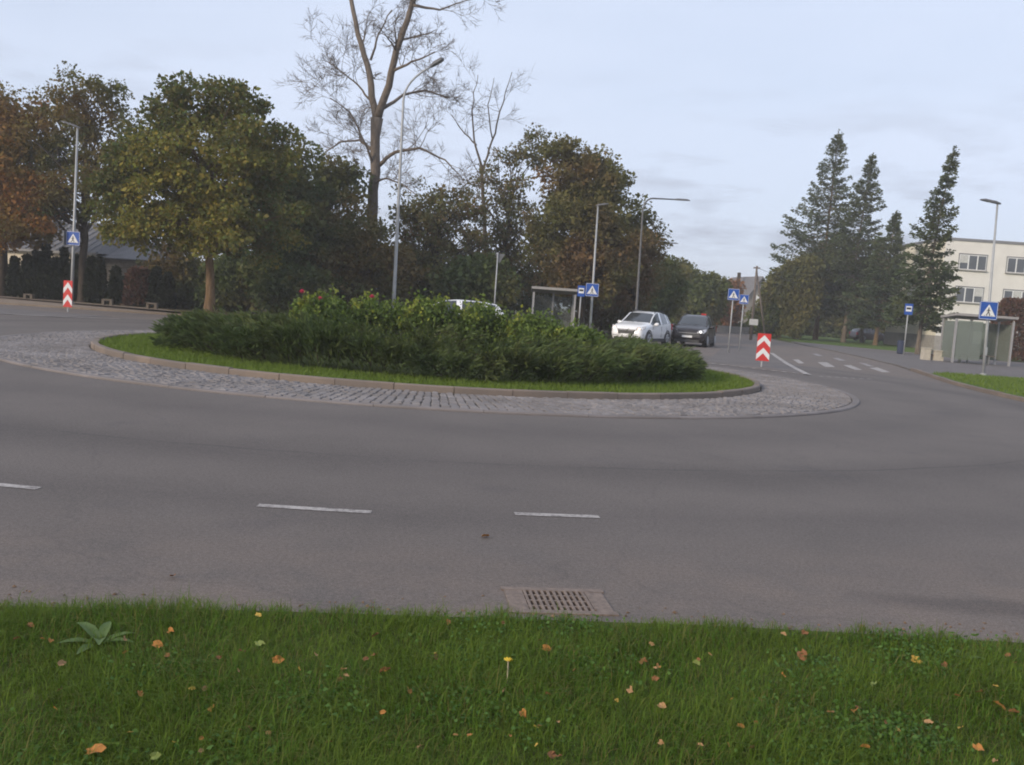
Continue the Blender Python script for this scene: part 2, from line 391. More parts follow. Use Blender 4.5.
simple('shelter_roof', (0.3, 0.285, 0.275), 0.6)
simple('bin_blue', (0.02, 0.03, 0.07), 0.6)
simple('wire', (0.04, 0.04, 0.04), 0.7)

# ------------------------------------------------------------------ mesh helpers
def tag(o, label=None, cat=None, group=None, kind=None):
    if label: o['label'] = label
    if cat: o['category'] = cat
    if group: o['group'] = group
    if kind: o['kind'] = kind
    return o
def link(name, me, mat, parent=None, loc=None, smooth=False):
    o = bpy.data.objects.new(name, me)
    if mat is not None and len(me.materials) == 0: me.materials.append(MATS[mat] if isinstance(mat, str) else mat)
    COL.objects.link(o)
    if parent is not None: o.parent = parent
    if loc is not None: o.location = loc
    if smooth: me.polygons.foreach_set('use_smooth', [True] * len(me.polygons))
    return o
def empty(name, loc=(0, 0, 0), rz=0.0, label=None, cat=None, group=None):
    o = bpy.data.objects.new(name, None); o.empty_display_size = 0.2
    COL.objects.link(o); o.location = loc; o.rotation_euler = (0, 0, rz)
    return tag(o, label, cat, group)
class MB:
    def __init__(s): s.v, s.f = [], []
    def add(s, vs, fs):
        k = len(s.v); s.v += [tuple(p) for p in vs]; s.f += [tuple(i + k for i in q) for q in fs]; return s
    def box(s, cx, cy, cz, sx, sy, sz, rz=0.0):
        c, q = math.cos(rz), math.sin(rz); vs = []
        for z in (-1, 1):
            for x, y in ((-1, -1), (1, -1), (1, 1), (-1, 1)):
                x0, y0 = x * sx / 2, y * sy / 2
                vs.append((cx + x0 * c - y0 * q, cy + x0 * q + y0 * c, cz + z * sz / 2))
        return s.add(vs, [(3, 2, 1, 0), (4, 5, 6, 7), (0, 1, 5, 4), (1, 2, 6, 5), (2, 3, 7, 6), (3, 0, 4, 7)])
    def prism(s, poly, z0, z1):
        n = len(poly)
        vs = [(p[0], p[1], z0) for p in poly] + [(p[0], p[1], z1) for p in poly]
        return s.add(vs, [tuple(range(n - 1, -1, -1)), tuple(range(n, 2 * n))] + [(i, (i + 1) % n, n + (i + 1) % n, n + i) for i in range(n)])
    def plate(s, poly, y0, y1):
        """polygon in x,z extruded along y (front y0)"""
        n = len(poly)
        vs = [(p[0], y0, p[1]) for p in poly] + [(p[0], y1, p[1]) for p in poly]
        return s.add(vs, [tuple(range(n)), tuple(range(2 * n - 1, n - 1, -1))] + [(i, n + i, n + (i + 1) % n, (i + 1) % n) for i in range(n)])
    def tube(s, pts, radii, seg=6, cap=True):
        pts = [Vector(p) for p in pts]; n = len(pts)
        if isinstance(radii, (int, float)): radii = [radii] * n
        vs = []; ref = None
        for i, p in enumerate(pts):
            t = (pts[min(i + 1, n - 1)] - pts[max(i - 1, 0)]).normalized()
            if ref is None: ref = Vector((1, 0, 0)) if abs(t.x) < 0.8 else Vector((0, 1, 0))
            a = (ref - t * ref.dot(t)).normalized(); b = t.cross(a); ref = a
            for k in range(seg):
                an = 2 * PI * k / seg
                vs.append(p + (a * math.cos(an) + b * math.sin(an)) * radii[i])
        fs = [(i * seg + k, i * seg + (k + 1) % seg, (i + 1) * seg + (k + 1) % seg, (i + 1) * seg + k) for i in range(n - 1) for k in range(seg)]
        if cap: fs += [tuple(range(seg - 1, -1, -1)), tuple((n - 1) * seg + k for k in range(seg))]
        return s.add(vs, fs)
    def build(s, name, mat, parent=None, loc=None, smooth=False):
        me = bpy.data.meshes.new(name); me.from_pydata(s.v, [], s.f); me.update()
        return link(name, me, mat, parent, loc, smooth)
def np_mesh(name, V, nper):
    """V: (n*nper,3) vertices, faces of nper consecutive vertices"""
    n = len(V) // nper
    me = bpy.data.meshes.new(name)
    me.vertices.add(len(V)); me.vertices.foreach_set('co', np.ascontiguousarray(V, dtype=np.float32).ravel())
    me.loops.add(len(V)); me.loops.foreach_set('vertex_index', np.arange(len(V), dtype=np.int32))
    me.polygons.add(n)
    me.polygons.foreach_set('loop_start', np.arange(0, len(V), nper, dtype=np.int32))
    me.polygons.foreach_set('loop_total', np.full(n, nper, dtype=np.int32))
    me.update(calc_edges=True)
    return me
def blade_mesh(name, V):
    """five vertices per blade: a lower quad and a tip triangle"""
    n = len(V) // 5
    me = bpy.data.meshes.new(name)
    me.vertices.add(len(V)); me.vertices.foreach_set('co', np.ascontiguousarray(V, dtype=np.float32).ravel())
    idx = (np.arange(n, dtype=np.int32)[:, None] * 5 + np.array([0, 1, 2, 4, 4, 2, 3], dtype=np.int32)).ravel()
    me.loops.add(len(idx)); me.loops.foreach_set('vertex_index', idx)
    me.polygons.add(2 * n)
    st = (np.arange(n, dtype=np.int32)[:, None] * 7 + np.array([0, 4], dtype=np.int32)).ravel()
    me.polygons.foreach_set('loop_start', st); me.polygons.foreach_set('loop_total', np.tile(np.array([4, 3], dtype=np.int32), n))
    me.update(calc_edges=True)
    return me
def unit(a): return a / np.maximum(1e-9, np.linalg.norm(a, axis=1, keepdims=True))
def leaf_verts(P, D, L, W, rng, fold=0.15):
    """diamond leaves: base P, direction D, length L, width W"""
    n = len(P); D = unit(D)
    S = unit(np.cross(D, rng.normal(size=(n, 3)))); N = np.cross(S, D)
    L = np.broadcast_to(np.asarray(L, float).reshape(-1, 1), (n, 1)); W = np.broadcast_to(np.asarray(W, float).reshape(-1, 1), (n, 1))
    V = np.empty((n, 4, 3))
    V[:, 0] = P; V[:, 2] = P + D * L
    mid = P + D * L * 0.5 + N * W * fold
    V[:, 1] = mid + S * W * 0.5; V[:, 3] = mid - S * W * 0.5
    return V.reshape(-1, 3)

# ------------------------------------------------------------------ ground, road, pavements
def sheet(name, poly, z, mat, kind='structure', label=None, parent=None):
    me = bpy.data.meshes.new(name)
    me.from_pydata([(p[0], p[1], z) for p in poly], [], [tuple(range(len(poly)))]); me.update()
    if me.polygons[0].normal.z < 0: me.flip_normals()
    o = link(name, me, mat, parent)
    if kind: o['kind'] = kind
    return o
def slab(name, poly, z0, z1, mat, parent=None, kind='structure'):
    a = sum(poly[i][0] * poly[(i + 1) % len(poly)][1] - poly[(i + 1) % len(poly)][0] * poly[i][1] for i in range(len(poly)))
    if a < 0: poly = poly[::-1]
    o = MB().prism(poly, z0, z1).build(name, mat, parent)
    if kind: o['kind'] = kind
    return o
def pol(r, th): return (CX + r * math.sin(th), CY - r * math.cos(th))     # th = 0 points at the camera side

sheet('ground', [(-620, -320), (620, -320), (620, 920), (-620, 920)], -0.09, 'far_grass')
# carriageway of the roundabout: polar sheet with an opening for the gully
TH0, TH1 = 0.1115, 0.1405           # gully opening, angle
RG0, RG1 = 17.955, 18.36
ths = sorted([TH0, TH1] + [i * 2 * PI / 120 - PI for i in range(121) if not TH0 - 0.02 < i * 2 * PI / 120 - PI < TH1 + 0.02])
rs = [9.9, 11, 12.5, 14, 15.5, 17, RG0, RG1, 19.9]
ring = MB(); nr = len(rs)
for t in ths:
    for r in rs: ring.v.append((*pol(r, t), 0.0))
for i in range(len(ths) - 1):
    for j in range(nr - 1):
        if abs(ths[i] - TH0) < 1e-6 and j == rs.index(RG0): continue
        ring.f.append((i * nr + j, i * nr + j + 1, (i + 1) * nr + j + 1, (i + 1) * nr + j))
road = ring.build('road', 'asphalt'); road['kind'] = 'structure'
if road.data.polygons[0].normal.z < 0: road.data.flip_normals()
# arms
sheet('road', [(-6, 38), (0.5, 41.5), (4.6, 45), (6.3, 50), (13.2, 82), (33, 170), (43, 170), (23, 80), (19.3, 52), (17.3, 41), (15.4, 33.9), (14.1, 29), (13.0, 23), (8, 28)], -0.004, 'asphalt')
sheet('road', [(-12, 30), (-15, 26), (-22, 25.5), (-70, 34), (-70, 47), (-23, 39.5), (-17.2, 40.1), (-12.5, 41.0), (-8, 38)], -0.008, 'asphalt')
sheet('road', [(10, 12), (16, 20), (60, 14), (60, 2), (12, 8)], -0.012, 'asphalt')
sheet('road', [(-17, 10), (-19, 22), (-70, 18), (-70, 6), (-16, 7)], -0.016, 'asphalt')

# kerbed pavements
PAVE_R = [(15.55, 33.9), (17.45, 41), (19.45, 52), (21.5, 66), (23.4, 76.5), (30.0, 66.5), (36, 58), (90, 54), (90, 33.5), (20.5, 34.6), (16.9, 34.9)]
slab('pavement', PAVE_R, -0.1, 0.025, 'pavement_grey')
VERGE_R = [(13.25, 22.6), (13.6, 25.5), (14.3, 29), (15.6, 33.7), (16.7, 34.75), (20.3, 34.45), (90, 33.3), (90, 18), (30, 18.5), (16.5, 20.2)]
slab('verge', VERGE_R, -0.1, 0.085, 'lawn')
slab('pavement', [G(-150, 286)[:2], G(0, 297)[:2], G(160, 310)[:2], G(226, 319)[:2], (-10.8, 42.3), (-14.6, 41.0), (-17.4, 40.4), (-23, 39.9), (-42, 43.2), (-70, 47.5)], -0.1, 0.06, 'pavement_tan')
slab('lawn', [(24.2, 77.5), (30.4, 67.2), (36.3, 58.6), (90, 54.6), (140, 120), (60, 180), (38, 160)], -0.12, 0.05, 'lawn')
slab('forest_floor', [(-70, 48.2), G(0, 296.6)[:2], G(160, 309.7)[:2], (-10.6, 42.6), (-5, 43.5), (1, 45.5), (3.6, 48), (5.5, 52.5), (12.4, 82), (28, 150), (-20, 160), (-120, 120)], -0.12, 0.06, 'litter')

# splitter islands
SPL_A = [G(706, 362.5)[:2], G(760, 368.5)[:2], G(807, 374.5)[:2], G(790, 363)[:2], G(771, 353.5)[:2], G(756, 348)[:2], G(738, 346)[:2], G(722, 348)[:2]]
slab('splitter_island', SPL_A, -0.05, 0.012, 'pavement_grey')
SPL_B = [G(-120, 299.5)[:2], G(0, 308.2)[:2], G(70, 313)[:2], G(112, 317.0)[:2], G(60, 317.2)[:2], G(0, 314)[:2], G(-120, 307)[:2]]
slab('splitter_island', SPL_B, -0.05, 0.012, 'pavement_grey')

# --- painted markings (children of the carriageway)
def arc_patch(name, r, w, t0, t1, mat='road_paint', z=0.004):
    k = max(2, int(abs(t1 - t0) / 0.03) + 1); m = MB()
    for i in range(k + 1):
        t = t0 + (t1 - t0) * i / k
        m.v += [(*pol(r - w / 2, t), z), (*pol(r + w / 2, t), z)]
    for i in range(k): m.f.append((2 * i, 2 * i + 1, 2 * i + 3, 2 * i + 2))
    o = m.build(name, mat, road)
    if o.data.polygons[0].normal.z < 0: o.data.flip_normals()
    return o
def ang(p): return math.atan2(p[0] - CX, -(p[1] - CY))
for a, b, r in (((-40, 482), (41, 488), 16.36), ((256, 507), (372, 511), 16.28), ((515, 515), (598, 516), 16.16)):
    pa, pb = G(*a), G(*b)
    ra = math.hypot(pa.x - CX, pa.y - CY); rb = math.hypot(pb.x - CX, pb.y - CY)
    arc_patch('lane_dash', (ra + rb) / 2, 0.09, ang(pa), ang(pb))
def ribbon(name, pts, w, mat='road_paint', z=0.004, parent=road):
    pts = [Vector((p[0], p[1], 0)) for p in pts]; m = MB(); n = len(pts)
    for i, p in enumerate(pts):
        t = (pts[min(i + 1, n - 1)] - pts[max(i - 1, 0)]).normalized(); s = Vector((-t.y, t.x, 0)) * w / 2
        m.v += [(p.x - s.x, p.y - s.y, z), (p.x + s.x, p.y + s.y, z)]
    for i in range(n - 1): m.f.append((2 * i, 2 * i + 1, 2 * i + 3, 2 * i + 2))
    o = m.build(name, mat, parent)
    if o.data.polygons[0].normal.z < 0: o.data.flip_normals()
    return o
ribbon('edge_line', [G(771.5, 353.3), G(778, 358), G(787, 364), G(798, 370), G(808.5, 375.2)], 0.2, z=0.018)
def quad_mark(name, px4, mat='road_paint'):
    o = sheet(name, [G(*q)[:2] for q in px4], 0.004, mat, None, None, road)
for q in ([(792.6, 359.6), (798, 359.4), (804.5, 363.4), (799, 363.5)], [(817.5, 362.3), (827, 362.3), (835, 367), (825, 366.9)], [(843, 365.2), (851, 365.2), (862, 369.9), (855, 369.9)], [(869, 367.9), (877, 367.5), (890.5, 372.2), (882.5, 372.3)]):
    quad_mark('crossing_stripe', q)
for q in ([(858.5, 362.6), (865.5, 363.4), (874, 366.6), (867.5, 366.2)], [(832.5, 358.2), (838, 358), (846, 360.7), (840, 360.8)], [(812, 353.8), (817, 353.7), (823, 356), (818, 356.1)]):
    quad_mark('crossing_stripe', q, 'worn_paint')
for k in range(11):                    # give-way dots across the splitter's front
    x = 700 + k * 10.2
    ribbon('give_way_dash', [G(x, 362.6 + (x - 700) * 0.115), G(x + 5, 362.6 + (x + 5 - 700) * 0.115)], 0.22, 'road_paint' if k % 3 else 'worn_paint', z=0.018)
for k in range(7):
    x = 819 + k * 8
    ribbon('give_way_dash', [G(x, 376.3 + k * 0.45), G(x + 4.5, 376.6 + k * 0.45)], 0.2, 'worn_paint')
ribbon('edge_line', [G(-40, 311.5), G(20, 315.3), G(70, 317.8), G(120, 319.2)], 0.2, 'road_paint', z=0.018)

# kerb stones: around the central island, and along the right-hand verge
def kerb_arc(parent, r0, r1, z0, z1, t0, t1, gap, jit, rng, mat='kerb_concrete', name='kerb_stone'):
    m = MB(); k = 4; bev = 0.018
    dr = rng.uniform(-jit, jit); dz = rng.uniform(-jit, jit)
    for i in range(k + 1):
        t = t0 + gap / r0 / 2 + (t1 - t0 - gap / r0) * i / k
        for r, z in ((r0 + dr, z0), (r0 + dr, z1 + dz - bev), (r0 + dr + bev, z1 + dz), (r1 + dr - bev, z1 + dz), (r1 + dr, z1 + dz - bev), (r1 + dr, z0)):
            m.v.append((*pol(r, t), z))
    for i in range(k):
        for j in range(6):
            m.f.append((i * 6 + j, i * 6 + (j + 1) % 6, (i + 1) * 6 + (j + 1) % 6, (i + 1) * 6 + j))
    m.f += [tuple(range(6)), tuple(k * 6 + 5 - j for j in range(6))]
    return m.build(name, mat, parent)
rk = random.Random(4)
island_kerb = slab('island_kerb', [pol(7.9, i * 2 * PI / 64) for i in range(64)], -0.02, 0.055, 'verge_soil')
NK = 50
for i in range(NK):
    kerb_arc(island_kerb, 7.8, 7.95, 0.0, 0.15, i * 2 * PI / NK, (i + 1) * 2 * PI / NK, 0.012, 0.007, rk)
verge_kerb = bpy.data.objects.new('verge_kerb', None); COL.objects.link(verge_kerb); verge_kerb['kind'] = 'structure'
line = [Vector((p[0], p[1], 0)) for p in ((13.1, 22.6), (13.45, 25.5), (14.15, 29), (15.45, 33.75), (16.3, 36.8))]
for a, b in zip(line[:-1], line[1:]):
    k = max(1, round((b - a).length)); d = (b - a) / k
    for i in range(k):
        c = a + d * (i + 0.5)
        MB().box(c.x, c.y, 0.03 + rk.uniform(-.008, .008), 0.15, d.length - 0.012, 0.15, math.atan2(d.y, d.x) - PI / 2).build('kerb_stone', 'kerb_concrete', verge_kerb)

# cobbled apron
apron_m = MB(); KA = 120
for i in range(KA):
    t = i * 2 * PI / KA
    apron_m.v += [(*pol(7.93, t), 0.03), (*pol(10.0, t), 0.018)]
for i in range(KA):
    j = (i + 1) % KA; apron_m.f.append((2 * i, 2 * i + 1, 2 * j + 1, 2 * j))
apron = apron_m.build('apron', 'joint_sand'); apron['kind'] = 'structure'
if apron.data.polygons[0].normal.z < 0: apron.data.flip_normals()
for i in range(40):                      # outer band of flat edging stones
    kerb_arc(apron, 9.92, 10.08, 0.0, 0.035, i * 2 * PI / 40, (i + 1) * 2 * PI / 40, 0.008, 0.004, rk, 'edge_band', 'edging_stone')
rc = random.Random(11)
cob = []
t_rows = 430                             # radial courses
for i in range(t_rows):
    t = i * 2 * PI / t_rows
    off = (i % 2) * 0.06
    r = 7.98 + off * 0.6
    while r < 9.85:
        ln = rc.uniform(0.11, 0.165)
        ln = min(ln, 9.91 - r)
        if ln > 0.06: cob.append((r + ln / 2, t + rc.uniform(-.0012, .0012), ln - 0.014, 2 * PI / t_rows * (r + ln / 2) - rc.uniform(0.011, 0.023)))
        r += ln
def stone_verts(L, W, rng):
    h = 0.02; q = 0.014; j = lambda: rng.uniform(-.006, .006)
    a, b = L / 2, W / 2
    lo = [(-a + j(), -b + j(), -0.03), (a + j(), -b + j(), -0.03), (a + j(), b + j(), -0.03), (-a + j(), b + j(), -0.03)]
    md = [(x, y, h * 0.45) for x, y, z in lo]
    tp = [(x * (1 - q / a), y * (1 - q / b), h + j()) for x, y, z in lo]
    return lo + md + tp
ST_F = [(0, 1, 5, 4), (1, 2, 6, 5), (2, 3, 7, 6), (3, 0, 4, 7), (4, 5, 9, 8), (5, 6, 10, 9), (6, 7, 11, 10), (7, 4, 8, 11), (8, 9, 10, 11)]
cob.sort(key=lambda c: (lambda p: p[0] ** 2 + p[1] ** 2)(pol(c[0], c[1])))
variants = []
for k in range(24):
    me = bpy.data.meshes.new('cobble'); me.from_pydata(stone_verts(0.16, 0.145, rc), [], ST_F); me.update(); me.materials.append(MATS['cobble_stone']); variants.append(me)
rest = MB()
for i, (r, t, L, W) in enumerate(cob):
    x, y = pol(r, t); z = 0.03 - (r - 7.93) * 0.0065 + rc.uniform(-.006, .006)
    rot = t + PI / 2 + rc.uniform(-.05, .05)             # local x runs along the radius
    if i < 300:
        o = bpy.data.objects.new('cobble', variants[i % 24]); COL.objects.link(o); o.parent = apron
        o.location = (x, y, z); o.rotation_euler = (rc.uniform(-.03, .03), rc.uniform(-.03, .03), t - PI / 2 + rc.uniform(-.05, .05)); o.scale = (L / 0.16, W / 0.145, 1)
    else:
        c, s = math.cos(t - PI / 2), math.sin(t - PI / 2)
        rest.add([(x + a * c - b * s, y + a * s + b * c, z + h) for a, b, h in stone_verts(L, W, rc)], ST_F)
o = rest.build('cobbles', 'cobble_stone', apron); o['kind'] = 'stuff'

# gully: frame, bars, dark shaft
gm = Vector((*pol((RG0 + RG1) / 2, (TH0 + TH1) / 2), 0)); ga = (TH0 + TH1) / 2
gul = empty('gully_grate', gm, ga, 'rusty iron gully grate with rows of slots set in the gutter', 'drain grate')
gw, gd = (TH1 - TH0) * 18.15, RG1 - RG0
fr = MB()
fr.box(0, gd / 2 - 0.02, -0.002, gw + 0.06, 0.05, 0.02).box(0, -gd / 2 + 0.02, -0.002, gw + 0.06, 0.05, 0.02)
fr.box(-gw / 2 + 0.035, 0, -0.003, 0.1, gd - 0.02, 0.018).box(gw / 2 - 0.035, 0, -0.003, 0.1, gd - 0.02, 0.018)
fr.build('frame', 'cast_iron', gul)
iw = gw - 0.13
for k in range(13):
    MB().box(-iw / 2 + iw * k / 12, 0, -0.004, 0.016, gd - 0.06, 0.022, 0.0).build('grate_bar', 'cast_iron', gul)
for k in range(1, 4):
    MB().box(0, -gd / 2 + 0.03 + (gd - 0.06) * k / 4, -0.006, iw, 0.016, 0.022).build('cross_bar', 'cast_iron', gul)
sh = MB(); sh.box(0, 0, -0.2, gw + 0.04, gd + 0.02, 0.36); sh.f = [q for i, q in enumerate(sh.f) if i != 1]
sh.build('shaft', 'pit_dark', gul)

# ------------------------------------------------------------------ grass
def blades(P, h, w, lean, rng, field=None):
    """P (n,3) roots -> tapered bent blades made of a quad and a tip triangle (5 verts shared as two faces)"""
    n = len(P); a = rng.uniform(0, 2 * PI, n) if field is None else field + rng.normal(size=n) * 1.7; b = a + rng.uniform(-.8, .8, n) + PI / 2
    d = np.stack([np.cos(a), np.sin(a), np.zeros(n)], 1); s = np.stack([np.cos(b), np.sin(b), np.zeros(n)], 1)
    H = (h * rng.uniform(0.55, 1.25, n))[:, None]; ln = (lean * rng.uniform(0.1, 1.6, n))[:, None]
    up = np.array([[0, 0, 1.0]])
    m = P + up * H * 0.6 + d * H * ln * 0.35; t = P + up * H * (1 - 0.3 * np.minimum(ln, 1.6)) + d * H * ln
    W = (w * rng.uniform(0.7, 1.3, n))[:, None]
    V = np.empty((n, 5, 3)); V[:, 0] = P - s * W / 2; V[:, 1] = P + s * W / 2; V[:, 2] = m + s * W * 0.4; V[:, 3] = t; V[:, 4] = m - s * W * 0.4
    return V.reshape(-1, 3)
rng = np.random.default_rng(3)
EDGE = [G(px, py, 0.1) for px, py in ((-400, 583), (-150, 588), (0, 594), (256, 599), (512, 607.5), (700, 614), (850, 622), (1024, 632), (1200, 642), (1450, 656))]
EX, EY = [p.x for p in EDGE], [p.y for p in EDGE]
EX, EY = [-30, -12] + EX + [14, 30], [9.5, EY[0] + 1.0] + EY + [EY[-1] + 2.0, 9.0]
slab('verge', list(zip(EX, [y - 0.02 for y in EY])) + [(30, -14), (-30, -14)], -0.1, 0.05, 'verge_soil')
# near verge: clumped sward
N = 480000
X = rng.uniform(-4.6, 5.0, N); Y = rng.uniform(2.1, 5.4, N)
clump = 0.5 + 0.5 * np.sin(X * 3.1 + 1.7 * np.sin(Y * 2.3)) * np.sin(Y * 3.7 + np.cos(X * 2.1))
edge = np.interp(X, EX, EY) - 0.03 + 0.035 * np.sin(X * 7) + 0.03 * np.sin(X * 17 + 1) + 0.03 * np.sin(X * 41) + rng.normal(size=N) * 0.03
ok = (Y < edge) & (rng.random(N) < 0.55 + 0.45 * clump)
X, Y, clump = X[ok], Y[ok], clump[ok]
hh = 0.05 + 0.045 * clump - 0.024 * np.clip(1 - (np.interp(X, EX, EY) - Y) / 0.2, 0, 1)
fld = 2.6 * np.sin(X * 1.9 + 0.6) + 2.2 * np.cos(Y * 2.7 + X * 0.8) + 1.3 * np.sin(X * 6.1 + Y * 4.3)
lng = rng.random(len(X)) < 0.03
hh = np.where(lng, hh * 1.7, hh * (0.75 + 0.5 * rng.random(len(X))))
V = blades(np.stack([X, Y, np.full(len(X), 0.045)], 1), hh, 0.0026, np.where(lng, 1.0, 0.95), rng, fld)
link('near_grass', blade_mesh('near_grass', V), 'grass_blade')['kind'] = 'stuff'
# clover and small broad leaves in patches among the blades
N = 16000; ctr_ = np.stack([rng.uniform(-4, 4.6, 70), rng.uniform(2.3, 4.7, 70)], 1)
ci = rng.integers(0, 70, N); P = np.concatenate([ctr_[ci] + rng.normal(size=(N, 2)) * 0.11, (0.06 + 0.05 * rng.random(N))[:, None]], 1)
P = P[P[:, 1] < np.interp(P[:, 0], EX, EY) - 0.08]
D = rng.normal(size=P.shape); D[:, 2] = np.abs(D[:, 2]) * 0.35
link('clover', np_mesh('clover', leaf_verts(P, D, rng.uniform(0.012, 0.026, len(P)), rng.uniform(0.01, 0.02, len(P)), rng), 4), 'clover_leaf')['kind'] = 'stuff'
# sward further along the same verge, thinner
N = 24000
X = rng.uniform(-16, 18, N); Y = np.interp(X, EX, EY) - 0.06 - rng.random(N) ** 1.3 * 3.5; ok = (X < -4.6) | (X > 5.0)
V = blades(np.stack([X[ok], Y[ok], np.full(ok.sum(), 0.045)], 1), 0.09, 0.008, 0.6, rng)
link('verge_grass', blade_mesh('verge_grass', V), 'grass_blade')['kind'] = 'stuff'
# island lawn ring
N = 64000
th = rng.uniform(-PI, PI, N); r = np.sqrt(rng.uniform(6.0 ** 2, 7.82 ** 2, N))
V = blades(np.stack([CX + r * np.sin(th), CY - r * np.cos(th), np.full(N, 0.05)], 1), 0.13, 0.013, 0.5, rng)
link('island_grass', blade_mesh('island_grass', V), 'grass_island')['kind'] = 'stuff'
# right-hand verge sward
N = 32000
X = rng.uniform(13.3, 30, N); Y = rng.uniform(20, 34.6, N)
xe = np.interp(Y, [20, 22.6, 25.5, 29, 33.7, 34.7], [17.0, 13.3, 13.65, 14.35, 15.65, 16.8])
ok = (X > xe) & (Y < np.interp(X, [16.5, 20, 30], [34.6, 34.4, 34.2]))
V = blades(np.stack([X[ok], Y[ok], np.full(ok.sum(), 0.08)], 1), 0.1, 0.018, 0.5, rng)
link('right_verge_grass', blade_mesh('right_verge_grass', V), 'grass_island')['kind'] = 'stuff'

# grit, twig ends and leaf crumbs washed against the grass edge
rd = random.Random(77); deb = MB()
for k in range(700):
    x = rd.uniform(-5, 6); y = float(np.interp(x, EX, EY)) + abs(rd.gauss(0.02, 0.16)); a = rd.uniform(0, 6.28); L_ = rd.uniform(0.004, 0.016); w_ = L_ * rd.uniform(0.3, 0.9); c_, q_ = math.cos(a) * L_, math.sin(a) * L_; z_ = 0.003
    deb.add([(x - c_, y - q_, z_), (x + q_ * .6, y - c_ * .6, z_), (x + c_, y + q_, z_), (x - q_ * .6, y + c_ * .6, z_), (x, y, z_ + w_)], [(0, 1, 4), (1, 2, 4), (2, 3, 4), (3, 0, 4)])
deb.build('gutter_grit', 'grit')['kind'] = 'stuff'
# weeds and fallen leaves in the near grass
def flat_leaf(size, rng2, lobes=5):
    m = MB(); k = 12; pts = []
    for i in range(k):
        a = 2 * PI * i / k
        rr_ = size * 0.5 * (0.75 + 0.35 * abs(math.cos(lobes * a / 2))) * (1.25 if i in (0, 1, 11) else 1)
        pts.append((rr_ * math.cos(a), rr_ * 0.75 * math.sin(a), size * rng2.uniform(-.12, .2) + 0.25 * abs(math.sin(a)) * rr_))
    m.v = [(0, 0, 0)] + pts
    m.f = [(0, i + 1, (i + 1) % k + 1) for i in range(k)]
    return m
rl = random.Random(8)
leaf_kinds = {'brown': ('leaf_litter_brown', 'small dry brown leaf lying in the near grass'), 'orange': ('leaf_litter_orange', 'orange-brown curled leaf lying in the near grass'),
              'yellow': ('leaf_litter_yellow', 'yellowed fallen leaf lying in the near grass'), 'tan': ('leaf_litter_tan', 'pale tan crumpled leaf lying in the near grass'), 'green': ('leaf_litter_green', 'half green fallen leaf lying in the near grass')}
protos = {}
for k in leaf_kinds:
    protos[k] = []
    for q in range(4):
        m = flat_leaf(1.0, rl); me = bpy.data.meshes.new('fallen_leaf'); me.from_pydata(m.v, [], m.f); me.update(); me.materials.append(MATS[leaf_kinds[k][0]]); protos[k].append(me)
spots = [(61, 664, 'tan', 9), (170, 631, 'orange', 9), (157, 645, 'orange', 11), (167, 655, 'brown', 8), (258, 615, 'yellow', 8), (259, 644, 'green', 11), (277, 660, 'orange', 12), (243, 651, 'brown', 7), (212, 708, 'orange', 10),
         (238, 671, 'tan', 6), (140, 694, 'orange', 9), (94, 751, 'orange', 20), (155, 756, 'green', 11), (375, 655, 'brown', 8), (386, 670, 'brown', 12), (344, 669, 'tan', 7), (409, 691, 'orange', 11), (376, 635, 'brown', 9),
         (299, 669, 'yellow', 6), (436, 658, 'brown', 12), (448, 622, 'orange', 9), (250, 729, 'brown', 9), (268, 733, 'tan', 6), (420, 747, 'tan', 7), (503, 623, 'brown', 6), (546, 648, 'orange', 10), (540, 640, 'brown', 5),
         (631, 690, 'tan', 11), (643, 661, 'brown', 12), (658, 666, 'orange', 8), (655, 679, 'brown', 8), (523, 713, 'orange', 11), (540, 726, 'tan', 6), (551, 755, 'brown', 12), (662, 706, 'tan', 10), (617, 700, 'yellow', 6),
         (697, 664, 'green', 10), (651, 644, 'tan', 6), (804, 633, 'brown', 8), (803, 655, 'brown', 14), (915, 660, 'yellow', 11), (855, 710, 'orange', 10), (874, 684, 'green', 8), (831, 712, 'tan', 7), (866, 747, 'orange', 10),
         (898, 730, 'yellow', 9), (858, 708, 'brown', 8), (995, 686, 'yellow', 6), (1001, 706, 'orange', 12), (977, 748, 'orange', 11), (752, 748, 'brown', 9), (945, 665, 'brown', 8), (980, 692, 'brown', 8), (783, 634, 'tan', 6),
         (1015, 712, 'brown', 9), (60, 690, 'brown', 7), (30, 625, 'brown', 7), (505, 690, 'tan', 9), (760, 700, 'brown', 6), (330, 742, 'brown', 8), (470, 735, 'orange', 7), (700, 745, 'tan', 6), (575, 670, 'brown', 6)]
def fallen(px, py, kind, size, z=0.1, label=None, group=None):
    p = G(px, py, z); d = math.hypot(p.x, p.y)
    o = bpy.data.objects.new('fallen_leaf', rl.choice(protos[kind])); COL.objects.link(o)
    s = size * d / F_PX * 0.92
    o.location = p; o.scale = (s, s, s); o.rotation_euler = (rl.uniform(.2, 1.0), rl.uniform(-.3, .3), rl.uniform(0, 6.28))
    tag(o, label or leaf_kinds[kind][1], 'leaf', group or (kind + ' fallen leaves in the near grass'))
ones = ['first', 'second', 'third', 'fourth', 'fifth', 'sixth', 'seventh', 'eighth', 'ninth', 'tenth', 'eleventh', 'twelfth', 'thirteenth', 'fourteenth', 'fifteenth', 'sixteenth', 'seventeenth', 'eighteenth', 'nineteenth']
def ordinal(i):
    n_ = i + 1
    if n_ < 20: return ones[i]
    t_ = {2: 'twent', 3: 'thirt', 4: 'fort'}[n_ // 10]
    return t_ + 'ieth' if n_ % 10 == 0 else t_ + 'y-' + ones[n_ % 10 - 1]
rx = random.Random(31)
